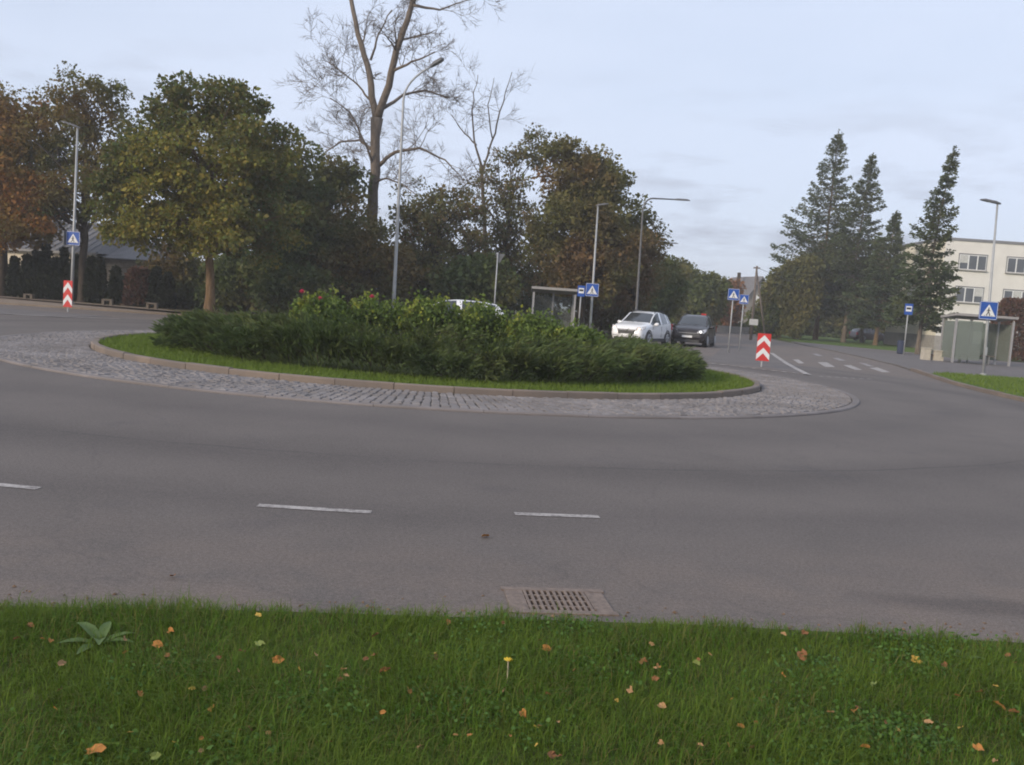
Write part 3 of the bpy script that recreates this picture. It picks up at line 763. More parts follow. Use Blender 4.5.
for kk, cnt in (('brown', 14), ('tan', 12), ('orange', 12), ('yellow', 8)):
    for q in range(cnt):
        px = rx.uniform(5, 1019); spots.append((px, rx.uniform(622 + px * 0.03, 762), kk, rx.uniform(4.5, 8)))
for kk in leaf_kinds:
    for i, (px, py, k, s) in enumerate(sorted(q for q in spots if q[2] == kk)):
        fallen(px, py, k, s, label='%s, %s of its colour from the left' % (leaf_kinds[kk][1], ordinal(i)))
for px, py, k, s in ((486, 536, 'orange', 10), (173, 576, 'brown', 8)):
    fallen(px, py, k, s, 0.012, 'orange fallen leaf lying alone on the open asphalt' if k == 'orange' else 'brown fallen leaf on the asphalt just beyond the near grass', 'fallen leaves on the asphalt')
def rosette(px, py, n, size, label, name='broadleaf_weed'):
    p = G(px, py, 0.06); e = empty(name, p, 0, label, 'weed')
    for k in range(n):
        a = 2 * PI * k / n + rl.uniform(-.3, .3); L = size * rl.uniform(.7, 1.1); m = MB()
        el = rl.uniform(.35, .9)
        for i in range(5):
            t = i / 4; w = L * 0.14 * math.sin(PI * min(1, t * 0.9 + 0.08)) + 0.001
            x = L * t * math.cos(el * (1 - 0.5 * t)); z = L * t * math.sin(el * (1 - 0.6 * t))
            m.v += [(x * math.cos(a) + w * math.sin(a), x * math.sin(a) - w * math.cos(a), z + w * .4), (x * math.cos(a), x * math.sin(a), z), (x * math.cos(a) - w * math.sin(a), x * math.sin(a) + w * math.cos(a), z + w * .4)]
        m.f = [q for i in range(4) for q in ((3 * i, 3 * i + 1, 3 * i + 4, 3 * i + 3), (3 * i + 1, 3 * i + 2, 3 * i + 5, 3 * i + 4))]
        m.build('leaf_blade', 'weed_leaf', e, smooth=True)
rosette(100, 645, 7, 0.17, 'pale broad-leaved weed with spread leaves at the left of the near grass')
rosette(472, 622, 5, 0.06, 'tiny pale green weed near the grass edge left of the grate')
rosette(965, 660, 8, 0.09, 'low green weed cluster at the right end of the near grass')
dp = G(506, 684, 0.08)
dn = empty('dandelion', (dp.x, dp.y, 0.05), 0, 'single yellow dandelion flower on a pale stem in the near grass', 'flower')
MB().tube([(0, 0, 0), (0.004, 0, 0.06), (0.002, 0, 0.125)], 0.0035, 5).build('stem', 'stem_pale', dn)
m = MB()
for k in range(16):
    a = 2 * PI * k / 16
    m.add([(0.002, 0, 0.123), (0.002 + 0.018 * math.cos(a - .15), 0.018 * math.sin(a - .15), 0.132 + 0.004 * (k % 2)), (0.002 + 0.018 * math.cos(a + .15), 0.018 * math.sin(a + .15), 0.132)], [(0, 1, 2)])
m.build('petals', 'petal_yellow', dn)

# ------------------------------------------------------------------ trees
def limb(m, a, b, r0, r1, rnd, sag=0.12, seg=6, k=4):
    a, b = Vector(a), Vector(b); L = (b - a).length
    side = Vector((rnd.uniform(-1, 1), rnd.uniform(-1, 1), rnd.uniform(-.4, .6))) * L * sag
    pts = [a.lerp(b, i / k) + side * math.sin(PI * i / k) for i in range(k + 1)]
    m.tube(pts, [r0 + (r1 - r0) * i / k for i in range(k + 1)], seg, cap=False)
    return pts
def make_tree(name, label, px, base_py, Y, lobes, mat, seed, trunk_r=0.2, bark='bark_grey', n_clump=150, leaves=130, leaf=0.2, clump_r=0.75, shell=0.42, group=None, cat='tree', limbs=26, fork=0.35, lean=0.0, droop=0.25, base=None, trunk_top=0.75):
    """lobes: (px, py, dY, rx_px, ry_px) ellipses of the crown as they stand at depth Y+dY; depth radius follows the width"""
    rnd = random.Random(seed); rg = np.random.default_rng(seed)
    b = G(px, base_py) if base is None else Vector(base)
    b = Vector((AT(px, 300, Y).x if base is None else b.x, Y if base is None else b.y, 0.0))
    if base is None:
        dz = 0
        for _ in range(6):                       # foot of the trunk under that sight line at depth Y
            q = AT(px, base_py, Y); b = Vector((q.x, Y, 0.0))
    root = empty(name, b, 0, label, cat, group)
    L3 = []
    for lx, ly, dY, rx, ry in lobes:
        c = AT(lx, ly, Y + dY) - b; s = (Y + dY) / F_PX
        L3.append((c, rx * s, ry * s))
    vol = np.array([rx * rx * ry for c, rx, ry in L3]) ** 0.8; vol /= vol.sum()
    C = []
    for k, (c, rx, ry) in enumerate(L3):
        n = max(3, int(round(n_clump * vol[k])))
        d = unit(rg.normal(size=(n, 3))); q = rg.random(n) ** shell
        p = d * q[:, None] * np.array([rx, min(rx, max(1.2, rx * 0.9)), ry]) * (1 + rg.normal(size=(n, 1)) * 0.07) + np.array(c)
        C.append(p)
    C = np.concatenate(C); C = C[C[:, 2] > 0.25]
    # foliage
    leaves = int(leaves * 1.5); leaf *= 0.8
    n = len(C) * leaves
    R = clump_r * rg.uniform(0.55, 1.25, len(C))
    cen = np.repeat(C, leaves, 0); rad = np.repeat(R, leaves)[:, None]
    off = rg.normal(size=(n, 3)); off *= np.minimum(1, 1.75 / np.linalg.norm(off, axis=1, keepdims=True)); off *= np.array([0.6, 0.6, 0.4])
    P = cen + off * rad; D = off * 0.8 + rg.normal(size=(n, 3)) * 0.7; D[:, 2] -= droop
    keep = P[:, 2] > 0.12; P, D = P[keep], D[keep]
    sz = leaf * np.clip(np.exp(rg.normal(size=len(P)) * 0.4), 0.4, 2.0) * np.repeat(rg.uniform(0.8, 1.2, len(C)), leaves)[keep]
    link('crown', np_mesh('crown', leaf_verts(P, D, sz, sz * 0.72, rg), 4), mat, root)
    # trunk and limbs
    top = max(L3, key=lambda q: q[0].z + q[2]); tz = (top[0].z + top[2]) * trunk_top
    ctr = Vector(C.mean(0)); m = MB()
    pts = []
    for i in range(9):
        t = i / 8
        pts.append(Vector((ctr.x * t * 0.55 + rnd.uniform(-.06, .06) * (i > 0) + lean * t, ctr.y * t * 0.3, tz * t)))
    rad_ = [trunk_r * (1.35 if i == 0 else 1.0) * (1 - 0.88 * i / 8) + 0.02 for i in range(9)]
    m.tube(pts, rad_, 9, cap=False)
    order = rg.permutation(len(C))[:limbs]
    for i in order:
        c = Vector(C[i]); t = min(0.95, max(fork, c.z / tz * rnd.uniform(0.55, 0.8))); j = t * 8; j0 = min(7, int(j))
        a = pts[j0].lerp(pts[j0 + 1], j - j0); rr_ = trunk_r * (1 - 0.88 * t) * 0.55 + 0.015
        lp = limb(m, a, c, rr_, 0.015, rnd)
        for _ in range(2):
            e = Vector(C[rg.integers(len(C))])
            s = lp[rnd.randint(2, 3)]
            if (e - s).length < 2.6: limb(m, s, e, rr_ * 0.45, 0.01, rnd, seg=4, k=3)
    m.build('trunk', bark, root, smooth=True)
    return root

GB = 'trees beyond the roundabout'
make_tree('maple_tree', 'orange-brown autumn maple at the far left edge of the photo', 2, 300, 49, [(0, 165, 0, 55, 75), (20, 190, -1, 42, 50), (-20, 120, 1, 40, 45), (28, 120, 0.5, 22, 30), (10, 228, -1.5, 45, 18)], 'leaf_orange', 21, 0.28, 'bark_dark', 230, 120, 0.2, 0.8, group=GB)
make_tree('oak_tree', 'loose green-brown oak behind the left lamp post, roof showing under its crown', 83, 305, 48.2, [(85, 105, 0, 46, 36), (112, 150, 0, 34, 42), (60, 150, 1, 36, 45), (88, 190, -0.5, 44, 30), (50, 205, -1, 28, 22), (118, 195, 0.5, 22, 26)], 'leaf_oak', 22, 0.23, 'bark_dark', 230, 72, 0.16, 0.56, shell=0.45, group=GB, limbs=46, fork=0.27)
make_tree('linden_tree', 'big yellow-green tree with pale bare lower trunk standing left of the island', 209, 318, 40.2, [(205, 155, 0, 78, 58), (150, 200, -0.8, 58, 44), (245, 205, 0, 58, 46), (148, 160, 0, 36, 34), (190, 122, 0, 34, 32), (232, 104, 0, 32, 28), (264, 160, 0.5, 32, 40), (205, 228, -0.5, 76, 24), (175, 98, 0, 14, 22), (212, 86, 0, 12, 18), (250, 92, 0, 12, 16), (118, 185, -0.5, 24, 28), (130, 225, -1.0, 30, 20), (258, 240, 0.8, 38, 24)], 'leaf_linden', 23, 0.21, 'bark_tan', 430, 110, 0.17, 0.6, shell=0.36, group=GB, limbs=40, fork=0.34)
make_tree('young_tree', 'slim dark-leaved tree rising just right of the big yellow-green tree', 285, 318, 47, [(282, 180, 0, 30, 55), (290, 230, 0, 34, 50), (275, 270, 0, 34, 40)], 'leaf_dark', 24, 0.16, 'bark_dark', 130, 110, 0.2, 0.7, group=GB)
make_tree('dense_tree', 'dense dark green tree left of the tall bare tree', 322, 318, 50, [(322, 205, 0, 34, 45), (340, 180, 0.5, 22, 30), (310, 250, 0, 42, 50), (335, 268, -0.5, 40, 38)], 'leaf_dark', 25, 0.2, 'bark_dark', 170, 115, 0.2, 0.75, group=GB)
make_tree('brown_bush', 'rust-brown leafy thicket wrapped round the foot of the tall bare tree', 358, 320, 48, [(352, 240, 0, 30, 40), (372, 262, -0.5, 36, 42), (340, 275, -0.5, 40, 30), (392, 280, 0, 26, 30)], 'leaf_brown', 26, 0.12, 'bark_dark', 150, 110, 0.18, 0.65, group=GB, cat='bush')
make_tree('dark_tree', 'dark loose-crowned tree right of the tall lamp post', 432, 322, 51, [(430, 215, 0, 40, 38), (455, 200, 0.5, 28, 30), (420, 262, 0, 42, 42), (460, 262, 0, 36, 40), (408, 225, 0, 18, 34)], 'leaf_sparse', 27, 0.18, 'bark_dark', 190, 60, 0.17, 0.55, shell=0.4, group=GB, limbs=34)
make_tree('leaning_tree', 'thin-leaved tree with slanting limbs left of the reddish maple', 500, 325, 55, [(515, 165, 0, 30, 30), (540, 148, 0, 24, 22), (498, 205, 0, 32, 36), (525, 225, 0, 36, 36), (488, 255, -0.5, 36, 36), (525, 270, -0.5, 38, 32)], 'leaf_sparse', 28, 0.16, 'bark_dark', 200, 48, 0.17, 0.52, shell=0.42, group=GB, limbs=44, fork=0.2)
make_tree('red_maple', 'tall reddish-brown maple behind the middle bus shelter', 580, 328, 52, [(578, 175, 0, 34, 36), (565, 150, 0, 20, 18), (600, 200, 0, 36, 36), (575, 220, -0.5, 42, 40), (615, 240, 0, 34, 40), (580, 265, -0.5, 48, 34), (548, 240, -0.3, 24, 34), (606, 182, 0, 22, 22)], 'leaf_maple_red', 29, 0.24, 'bark_dark', 300, 110, 0.19, 0.66, shell=0.5, group=GB, limbs=34)
make_tree('mixed_tree', 'brownish tree leaning over the far lamp posts beside the white car', 632, 330, 57, [(636, 248, 0, 26, 26), (618, 275, -0.5, 34, 34), (640, 225, 0, 14, 16), (648, 270, 0, 18, 26)], 'leaf_maple_red', 30, 0.16, 'bark_dark', 140, 95, 0.19, 0.62, group=GB)
make_tree('dark_round_tree', 'dark green round tree directly behind the white car', 655, 332, 68, [(656, 285, 0, 22, 30), (640, 298, -0.5, 22, 26), (668, 296, 0, 14, 24)], 'leaf_dark', 31, 0.2, 'bark_dark', 150, 110, 0.24, 0.85, group=GB)
make_tree('field_tree', 'olive green spreading tree far down the road above the black car', 698, 336, 92, [(694, 296, 0, 28, 22), (680, 276, 1, 18, 15), (710, 297, 0, 18, 20), (688, 312, -1, 28, 16)], 'leaf_green', 32, 0.25, 'bark_dark', 210, 110, 0.3, 1.0, group=GB)
make_tree('rust_tree', 'small rust-orange tree by the far house gable', 729, 334, 104, [(728, 298, 0, 9, 17), (723, 312, 0, 10, 12)], 'leaf_rust', 33, 0.2, 'bark_dark', 80, 110, 0.34, 1.1, group=GB)
# dark undergrowth that closes the view between the trunks
for i, (px, py, Y, lob, lab) in enumerate((
        (168, 312, 50, [(172, 272, 0, 22, 30), (190, 285, 0, 26, 28)], 'low dark bush right of the thuja row'),
        (245, 318, 49, [(235, 280, 0, 34, 32), (262, 285, 0, 30, 30)], 'dark bush right of the pale bare trunk'),
        (300, 318, 46, [(296, 290, 0, 36, 24)], 'dark low bush behind the pink-flowered rose bush'),
        (412, 322, 55, [(412, 285, 0, 40, 32)], 'dark low bush right of the tall lamp post foot'),
        (470, 322, 49, [(462, 288, 0, 34, 24), (490, 284, 0, 28, 28)], 'dark low bush behind the white car roof'),
        (535, 326, 60, [(525, 285, 0, 42, 36), (560, 288, 0, 40, 34)], 'dark green bush behind the middle bus shelter'),
        (600, 330, 60, [(600, 295, 0, 40, 32), (625, 302, 0, 26, 26)], 'dark brown bush behind the middle crossing sign'))):
    make_tree('understorey_bush', lab, px, py, Y, lob, 'leaf_dark' if i % 3 else 'leaf_brown', 40 + i, 0.08, 'bark_dark', 90, 110, 0.22, 0.8, group='dark undergrowth beyond the roundabout', cat='bush', limbs=10)

# right side of the street
GR = 'trees beside the right-hand road'
make_tree('roadside_tree', 'dark loose broadleaf tree right of the utility pole', 778, 338, 90, [(778, 302, 0, 16, 26), (786, 284, 0, 12, 18), (768, 318, 0, 14, 16)], 'leaf_dark', 60, 0.22, 'bark_dark', 130, 100, 0.3, 0.95, group=GR)
make_tree('willow_tree', 'yellow-green weeping tree with leaves hanging near the grass', 796, 340, 87, [(795, 288, 0, 12, 30), (797, 320, -0.5, 8, 15), (806, 285, 0, 12, 30), (785, 278, 0, 7, 12)], 'leaf_willow', 61, 0.2, 'bark_grey', 190, 100, 0.28, 0.8, group=GR, droop=1.2)
make_tree('street_tree', 'green broadleaf tree between the tall spruces', 862, 343, 96, [(832, 270, 0, 24, 26), (850, 285, 0, 28, 30), (878, 278, 0, 22, 26), (822, 300, 0, 22, 18), (860, 304, 0, 34, 14), (886, 305, 0, 18, 18)], 'leaf_green', 62, 0.2, 'bark_grey', 300, 100, 0.3, 0.9, group=GR)
make_tree('back_tree', 'dark thicket behind the spruce trunks', 850, 338, 118, [(815, 318, 0, 34, 20), (860, 318, 0, 40, 24), (895, 322, 0, 28, 22), (775, 322, 0, 26, 16)], 'leaf_dark', 63, 0.2, 'bark_dark', 260, 100, 0.36, 1.2, group=GR)

def make_spruce(label, px, base_py, Y, top, rad_px, seed, bare=0.12, trunk_r=0.2, gaps=0.12, skew=0.0, dens=135, bendp=1.15):
    rnd = random.Random(seed); rg = np.random.default_rng(seed)
    b = AT(px, base_py, Y); b.z = 0.0
    tp = AT(top[0], top[1], Y) - b; Hh = tp.z; R = rad_px * Y / F_PX
    root = empty('spruce_tree', b, 0, label, 'tree', 'tall spruces beside the right-hand road')
    ax = lambda z: Vector((tp.x * (z / Hh) ** bendp, 0, z))
    m = MB(); k = 12
    m.tube([ax(Hh * i / k) for i in range(k + 1)], [trunk_r * (1.3 if i == 0 else 1) * (1 - 0.93 * i / k) for i in range(k + 1)], 8, cap=False)
    P, D, S = [], [], []
    z = Hh * bare
    while z < Hh * 0.985:
        t = (z - Hh * bare) / (Hh * (1 - bare))
        prof = (1 - t) ** 0.95 * (0.8 + 0.2 * min(1, t / 0.22))
        nb = rnd.randint(4, 6); a0 = rnd.uniform(0, 6.28)
        for q in range(nb):
            if rnd.random() < gaps: continue
            a = a0 + 2 * PI * q / nb + rnd.uniform(-.35, .35)
            L = R * prof * (rnd.uniform(0.45, 1.0) if rnd.random() < 0.7 else rnd.uniform(1.0, 1.22)) * (1 + skew * math.cos(a)) + 0.1
            o = ax(z + rnd.uniform(-.15, .15)); dr = rnd.uniform(0.12, 0.4) * (1 - t * 0.9)
            tip = o + Vector((math.cos(a) * L, math.sin(a) * L, -dr * L + 0.18 * L * t))
            mid = o.lerp(tip, 0.5) + Vector((0, 0, -0.08 * L)); tip.z += 0.16 * L
            m.tube([o, mid, tip], [0.045 * (1 - t) + 0.012, 0.03 * (1 - t) + 0.01, 0.006], 4, cap=False)
            ns = int(dens * (0.35 + L / R))
            for s in range(ns):
                u = 1 - rnd.random() ** 1.4 * 0.85
                p = o.lerp(mid, u * 2) if u < 0.5 else mid.lerp(tip, u * 2 - 1)
                w = L * 0.17 * (1.15 - u) + 0.05
                p = p + Vector((rnd.gauss(0, w), rnd.gauss(0, w), rnd.gauss(-0.06, 0.09)))
                d = Vector((math.cos(a), math.sin(a), 0)) + Vector((rnd.gauss(0, .55), rnd.gauss(0, .55), rnd.gauss(-.12, .3)))
                P.append(p); D.append(d); S.append(rnd.uniform(0.2, 0.42) * (Y / 80) ** 0.5 * (0.55 + 0.45 * (1 - t)))
        z += Hh * (0.014 + 0.011 * rnd.random())
    for s in range(60):
        P.append(ax(Hh * rnd.uniform(0.93, 1.0))); D.append(Vector((rnd.gauss(0, .5), rnd.gauss(0, .5), 0.6))); S.append(0.2)
    P = np.array([tuple(p) for p in P]); D = np.array([tuple(p) for p in D]); S = np.array(S)
    link('crown', np_mesh('crown', leaf_verts(P, D, S, S * 0.5, rg, 0.05), 4), 'needle_spruce', root)
    m.build('trunk', 'bark_tan' if seed % 2 else 'bark_grey', root, smooth=True)
make_spruce('tallest spruce, left of the group, tapering to a ragged tip', 815, 341, 92, (839, 130), 54, 71, 0.19, 0.24, 0.12, -0.15)
make_spruce('second tall spruce with dense narrow top, in the middle of the group', 843, 343, 88, (873, 153), 40, 72, 0.19, 0.22, 0.1)
make_spruce('shorter spruce squeezed between the dense one and the wind-bent one', 875, 345, 84, (897, 211), 34, 73, 0.2, 0.2, 0.14)
make_spruce('wind-bent spruce with open branches in front of the pale building', 917, 356, 63, (955, 147), 33, 74, 0.16, 0.16, 0.3, -0.05, 105, 1.7)

# bare trees
def bare_tree(name, label, px, base_py, Y, mains, seed, r0, twig=3, twn=9, tl=2.2, group=GB, spread=1.0):
    """mains: list of limbs, each a list of (px, py, dY, radius)"""
    rnd = random.Random(seed)
    b = AT(px, base_py, Y); b.z = 0.0
    root = empty(name, b, 0, label, 'tree', group)
    m = MB(); tw = MB()
    def grow(p, d, L, r, lvl):
        k = 4 if lvl < 2 else 2; pts = [p]; d = d.normalized()
        for i in range(k):
            d = (d + Vector((rnd.gauss(0, .17), rnd.gauss(0, .17), rnd.gauss(0.035, .13)))).normalized()
            pts.append(pts[-1] + d * L / k)
        (m if lvl == 0 else tw).tube(pts, [r * (1 - 0.7 * i / k) for i in range(k + 1)], 5 if lvl == 0 else 3, cap=False)
        if lvl < twig:
            for q in range(rnd.randint(3, 5) if lvl else rnd.randint(4, 7)):
                u = rnd.uniform(0.25, 1.0) * k; j = min(k - 1, int(u)); s = pts[j].lerp(pts[j + 1], u - j)
                dd = (pts[j + 1] - pts[j]).normalized() + Vector((rnd.gauss(0, .6), rnd.gauss(0, .6), rnd.gauss(0.05, .5)))
                grow(s, dd, L * rnd.uniform(0.42, 0.7), max(0.0095, r * 0.45), lvl + 1)
    for pl, nkid in mains:
        pts = [AT(q[0], q[1], Y + q[2]) - b for q in pl]
        if pl[0][1] >= base_py - 2: pts[0].z = 0
        fine, rad = [], []
        for i in range(len(pts) - 1):
            for s in range(4):
                u = s / 4; fine.append(pts[i].lerp(pts[i + 1], u) + Vector((rnd.gauss(0, .03), rnd.gauss(0, .03), 0))); rad.append((pl[i][3] * (1 - u) + pl[i + 1][3] * u) * 0.72)
        fine.append(pts[-1]); rad.append(pl[-1][3])
        m.tube(fine, rad, 9, cap=True)
        for q in range(nkid):
            j = rnd.randint(int(len(fine) * 0.25), len(fine) - 2)
            ax = (fine[j + 1] - fine[j]).normalized()
            d = ax * 0.5 + Vector((rnd.gauss(0, .8), rnd.gauss(0, .8), rnd.gauss(0.15, .35))) * spread
            grow(fine[j], d, tl * rnd.uniform(0.6, 1.15), min(0.09, rad[j] * 0.4), 0)
    m.build('trunk', 'bark_bare', root, smooth=True)
    tw.build('twigs', 'bark_twig', root)['kind'] = 'stuff'
    return root
bare_tree('bare_tree', 'tall bare tree with forked thick trunk rising out of the frame', 368, 322, 52, [
    ([(367, 322, 0, .55), (370, 260, 0, .45), (373, 190, 0, .41), (377, 118, 0, .36)], 0),
    ([(376, 120, 0, .3), (370, 75, .5, .25), (358, 35, 1, .2), (349, -10, 1.4, .16), (340, -60, 1.5, .1)], 4),
    ([(378, 118, 0, .32), (388, 85, -.5, .28), (400, 40, -1, .24), (414, 0, -1.2, .2), (424, -45, -1.5, .12)], 4),
    ([(379, 165, 0, .17), (395, 152, -.8, .13), (420, 148, -1.4, .1), (445, 160, -1.8, .06), (462, 178, -2, .03)], 9),
    ([(384, 108, 0, .15), (402, 95, 1, .11), (425, 90, 1.8, .08), (450, 98, 2.2, .04)], 9),
    ([(372, 150, 0, .13), (360, 140, .8, .09), (340, 142, 1.6, .07), (318, 158, 2.2, .03)], 10),
    ([(374, 168, 0, .11), (364, 140, -1, .08), (350, 112, -1.6, .06), (330, 98, -2, .03)], 10),
    ([(374, 105, .2, .1), (358, 85, 1, .07), (342, 72, 1.6, .05), (328, 62, 2, .03)], 10), ([(372, 185, 0, .1), (386, 178, -1, .07), (402, 184, -1.6, .05), (418, 196, -2, .03)], 8),
    ([(371, 60, .6, .1), (378, 35, .2, .07), (392, 10, 0, .04)], 6),
    ([(412, 5, -1.2, .12), (440, 10, -1.5, .07), (472, -2, -2, .03)], 5),
    ([(392, 72, -.6, .12), (412, 62, -1.6, .08), (435, 52, -2.4, .04)], 8)], 81, 0.55, 3, tl=2.0)
bare_tree('bare_tree', 'slender leafless tree standing between the tall lamp and the maple', 486, 324, 56, [
    ([(486, 324, 0, .22), (486, 260, 0, .19), (484, 205, 0, .16), (481, 165, 0, .13)], 2),
    ([(481, 165, 0, .11), (474, 140, .4, .08), (472, 110, .6, .06), (478, 75, .8, .02)], 5),
    ([(483, 172, 0, .1), (492, 140, -.4, .08), (500, 112, -.6, .06), (512, 72, -.8, .02)], 5),
    ([(476, 145, .4, .07), (462, 130, .8, .05), (452, 115, 1, .02)], 4),
    ([(492, 138, -.4, .06), (488, 105, -.2, .045), (494, 78, 0, .02)], 3)], 82, 0.2, 2, tl=1.7)

# clipped conifers in front of the left house
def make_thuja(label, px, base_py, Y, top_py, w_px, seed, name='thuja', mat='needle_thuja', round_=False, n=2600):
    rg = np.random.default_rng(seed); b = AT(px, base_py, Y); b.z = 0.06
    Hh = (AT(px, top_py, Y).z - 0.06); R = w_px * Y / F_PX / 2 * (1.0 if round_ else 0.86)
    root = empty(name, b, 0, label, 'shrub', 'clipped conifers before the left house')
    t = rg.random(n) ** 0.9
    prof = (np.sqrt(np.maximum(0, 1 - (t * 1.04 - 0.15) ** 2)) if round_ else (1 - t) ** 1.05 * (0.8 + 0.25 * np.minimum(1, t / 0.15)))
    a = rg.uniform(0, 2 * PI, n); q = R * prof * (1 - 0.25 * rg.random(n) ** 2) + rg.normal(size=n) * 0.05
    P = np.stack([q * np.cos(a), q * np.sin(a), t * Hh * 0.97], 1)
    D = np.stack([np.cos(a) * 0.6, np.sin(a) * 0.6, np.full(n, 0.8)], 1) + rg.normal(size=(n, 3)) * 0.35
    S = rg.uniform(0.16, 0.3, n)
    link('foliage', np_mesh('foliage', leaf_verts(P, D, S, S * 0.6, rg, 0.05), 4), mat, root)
    MB().tube([(0, 0, -0.05), (0, 0, Hh * 0.5), (0, 0, Hh * 0.85)], [0.09, 0.06, 0.02], 6).build('stem', 'bark_dark', root)
ordn = ['first', 'second', 'third', 'fourth', 'fifth', 'sixth', 'seventh', 'eighth', 'ninth', 'tenth', 'eleventh', 'twelfth', 'thirteenth']
thj = [(14, 256, 15), (26, 254, 13), (35, 250, 14), (45, 243, 16), (55, 257, 13), (63, 247, 15), (74, 254, 14), (91, 256, 14), (99, 257, 14), (115, 266, 15), (124, 277, 12), (155, 266, 15), (167, 272, 15)]
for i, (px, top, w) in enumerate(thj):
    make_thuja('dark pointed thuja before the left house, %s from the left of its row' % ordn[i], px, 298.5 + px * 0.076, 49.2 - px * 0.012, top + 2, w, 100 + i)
make_thuja('round-topped reddish shrub among the dark pointed thujas', 138, 309, 47.6, 269, 24, 130, 'round_shrub', 'leaf_redshrub', True)

# ------------------------------------------------------------------ planting on the island
def make_juniper():
    rg = np.random.default_rng(5)
    root = empty('juniper_hedge', (CX, CY, 0.05), 0, 'broad low dark green juniper hedge spreading over the front of the island', 'hedge')
    n_sh = 620; P, D, S = [], [], []
    stems = MB()
    rnd = random.Random(15)
    for k in range(n_sh):
        th = rnd.uniform(-2.05, 2.15); r0 = 3.0 + 3.1 * math.sqrt(rnd.random())
        a = th + rnd.gauss(0, .55)
        hgt = (0.6 + 0.3 * rnd.random()) * (1.0 - 0.24 * max(0.0, min(1.0, th / 0.9)))
        rmax = 6.4 + 0.22 * math.sin(th * 5.3) + 0.15 * math.sin(th * 11 + 1)
        L = rnd.uniform(0.8, 1.6)
        x0, y0 = r0 * math.sin(th), -r0 * math.cos(th)
        ex = min(L, max(0.25, rmax - r0))
        edge = max(0.0, (r0 + ex - 5.6) / 1.0)
        d = Vector((math.sin(a), -math.cos(a), 0))
        z1 = hgt * (1 - 0.62 * min(1.15, edge) ** 2 * rnd.uniform(.3, 1)) * (1 - 0.35 * max(0, min(1, (-th - 0.75) / 0.8))) + rnd.uniform(-.1, .17)
        tip = Vector((x0, y0, 0)) + d * ex + Vector((0, 0, z1))
        root_p = Vector((x0, y0, 0.3 * max(.1, z1))); mid = root_p.lerp(tip, 0.5) + Vector((0, 0, 0.12))
        stems.tube([root_p, mid, tip], [0.014, 0.01, 0.004], 3, cap=False)
        ns = 120
        u = rg.random(ns) ** 0.7
        A = np.array(root_p); B = np.array(mid); C = np.array(tip)
        pt = ((1 - u) ** 2)[:, None] * A + (2 * u * (1 - u))[:, None] * B + (u ** 2)[:, None] * C
        tg = 2 * (1 - u)[:, None] * (B - A) + 2 * u[:, None] * (C - B)
        w = 0.17 * (1.15 - u)[:, None]
        P.append(pt + rg.normal(size=(ns, 3)) * w); D.append(unit(tg) + rg.normal(size=(ns, 3)) * 0.34 + np.array([0, 0, .05])); S.append(rg.uniform(0.09, 0.22, ns))
    P, D, S = np.concatenate(P), np.concatenate(D), np.concatenate(S)
    ok = P[:, 2] > 0.02; P, D, S = P[ok], D[ok], S[ok]
    link('foliage', np_mesh('foliage', leaf_verts(P, D, S, S * 0.17, rg, 0.05), 4), 'needle_juniper', root)
    stems.build('stems', 'bark_dark', root)
make_juniper()
def rose_bush(label, px, Y, top_py, w_px, seed, blooms=()):
    rg = np.random.default_rng(seed); rnd = random.Random(seed)
    b = AT(px, 330, Y); b.z = 0.06; Hh = AT(px, top_py, Y).z - 0.06; R = w_px * Y / F_PX / 2
    root = empty('rose_bush', b, 0, label, 'bush', 'rose bushes in the middle of the island')
    st = MB(); P, D, S = [], [], []
    for k in range(95):
        a = rnd.uniform(0, 2 * PI); q = R * math.sqrt(rnd.random())
        top = Hh * (1 - 0.3 * (q / R) ** 2) * rnd.uniform(0.8, 1.06)
        tip = Vector((q * math.cos(a), q * math.sin(a), top)); rt = Vector((tip.x * 0.4, tip.y * 0.4, 0)); mid = rt.lerp(tip, 0.55) + Vector((0, 0, .1))
        st.tube([rt, mid, tip], [0.012, 0.009, 0.004], 3, cap=False)
        ns = 70; u = rg.uniform(0.2, 1.03, ns)
        A, B, C = np.array(rt), np.array(mid), np.array(tip)
        pt = ((1 - u) ** 2)[:, None] * A + (2 * u * (1 - u))[:, None] * B + (u ** 2)[:, None] * C
        P.append(pt + rg.normal(size=(ns, 3)) * 0.09); D.append(rg.normal(size=(ns, 3)) + np.array([0, 0, .15])); S.append(rg.uniform(0.07, 0.13, ns))
    P, D, S = np.concatenate(P), np.concatenate(D), np.concatenate(S)
    link('foliage', np_mesh('foliage', leaf_verts(P, D, S, S * 0.7, rg), 4), 'leaf_rose', root)
    st.build('canes', 'bark_dark', root)
    for bx, by in blooms:
        c = AT(bx, by, Y - R * 0.55) - b; m = MB()
        for ring_, rr_, zz in ((0, 0.075, 0.0), (1, 0.05, 0.025), (2, 0.028, 0.045)):
            for k in range(6):
                a = k * PI / 3 + ring_ * 0.5; a1, a2 = a - 0.55, a + 0.55
                m.add([(c.x, c.y, c.z + zz - 0.01), (c.x + rr_ * math.cos(a1), c.y + rr_ * math.sin(a1), c.z + zz + 0.03), (c.x + rr_ * 1.15 * math.cos(a), c.y + rr_ * 1.15 * math.sin(a), c.z + zz + 0.05), (c.x + rr_ * math.cos(a2), c.y + rr_ * math.sin(a2), c.z + zz + 0.03)], [(0, 1, 2, 3)])
        m.build('flower', 'petal_pink', root)
rose_bush('leftmost tall rose bush with pink blooms behind the junipers', 322, 22.6, 295, 62, 201, ((302, 293), (320, 300)))
rose_bush('tall rose bush in front of the tall lamp post foot', 372, 23.4, 298, 66, 202, ((372, 298),))
rose_bush('rose bush with yellow-green tips hiding the left of the white car roof', 428, 23.0, 297, 64, 203)
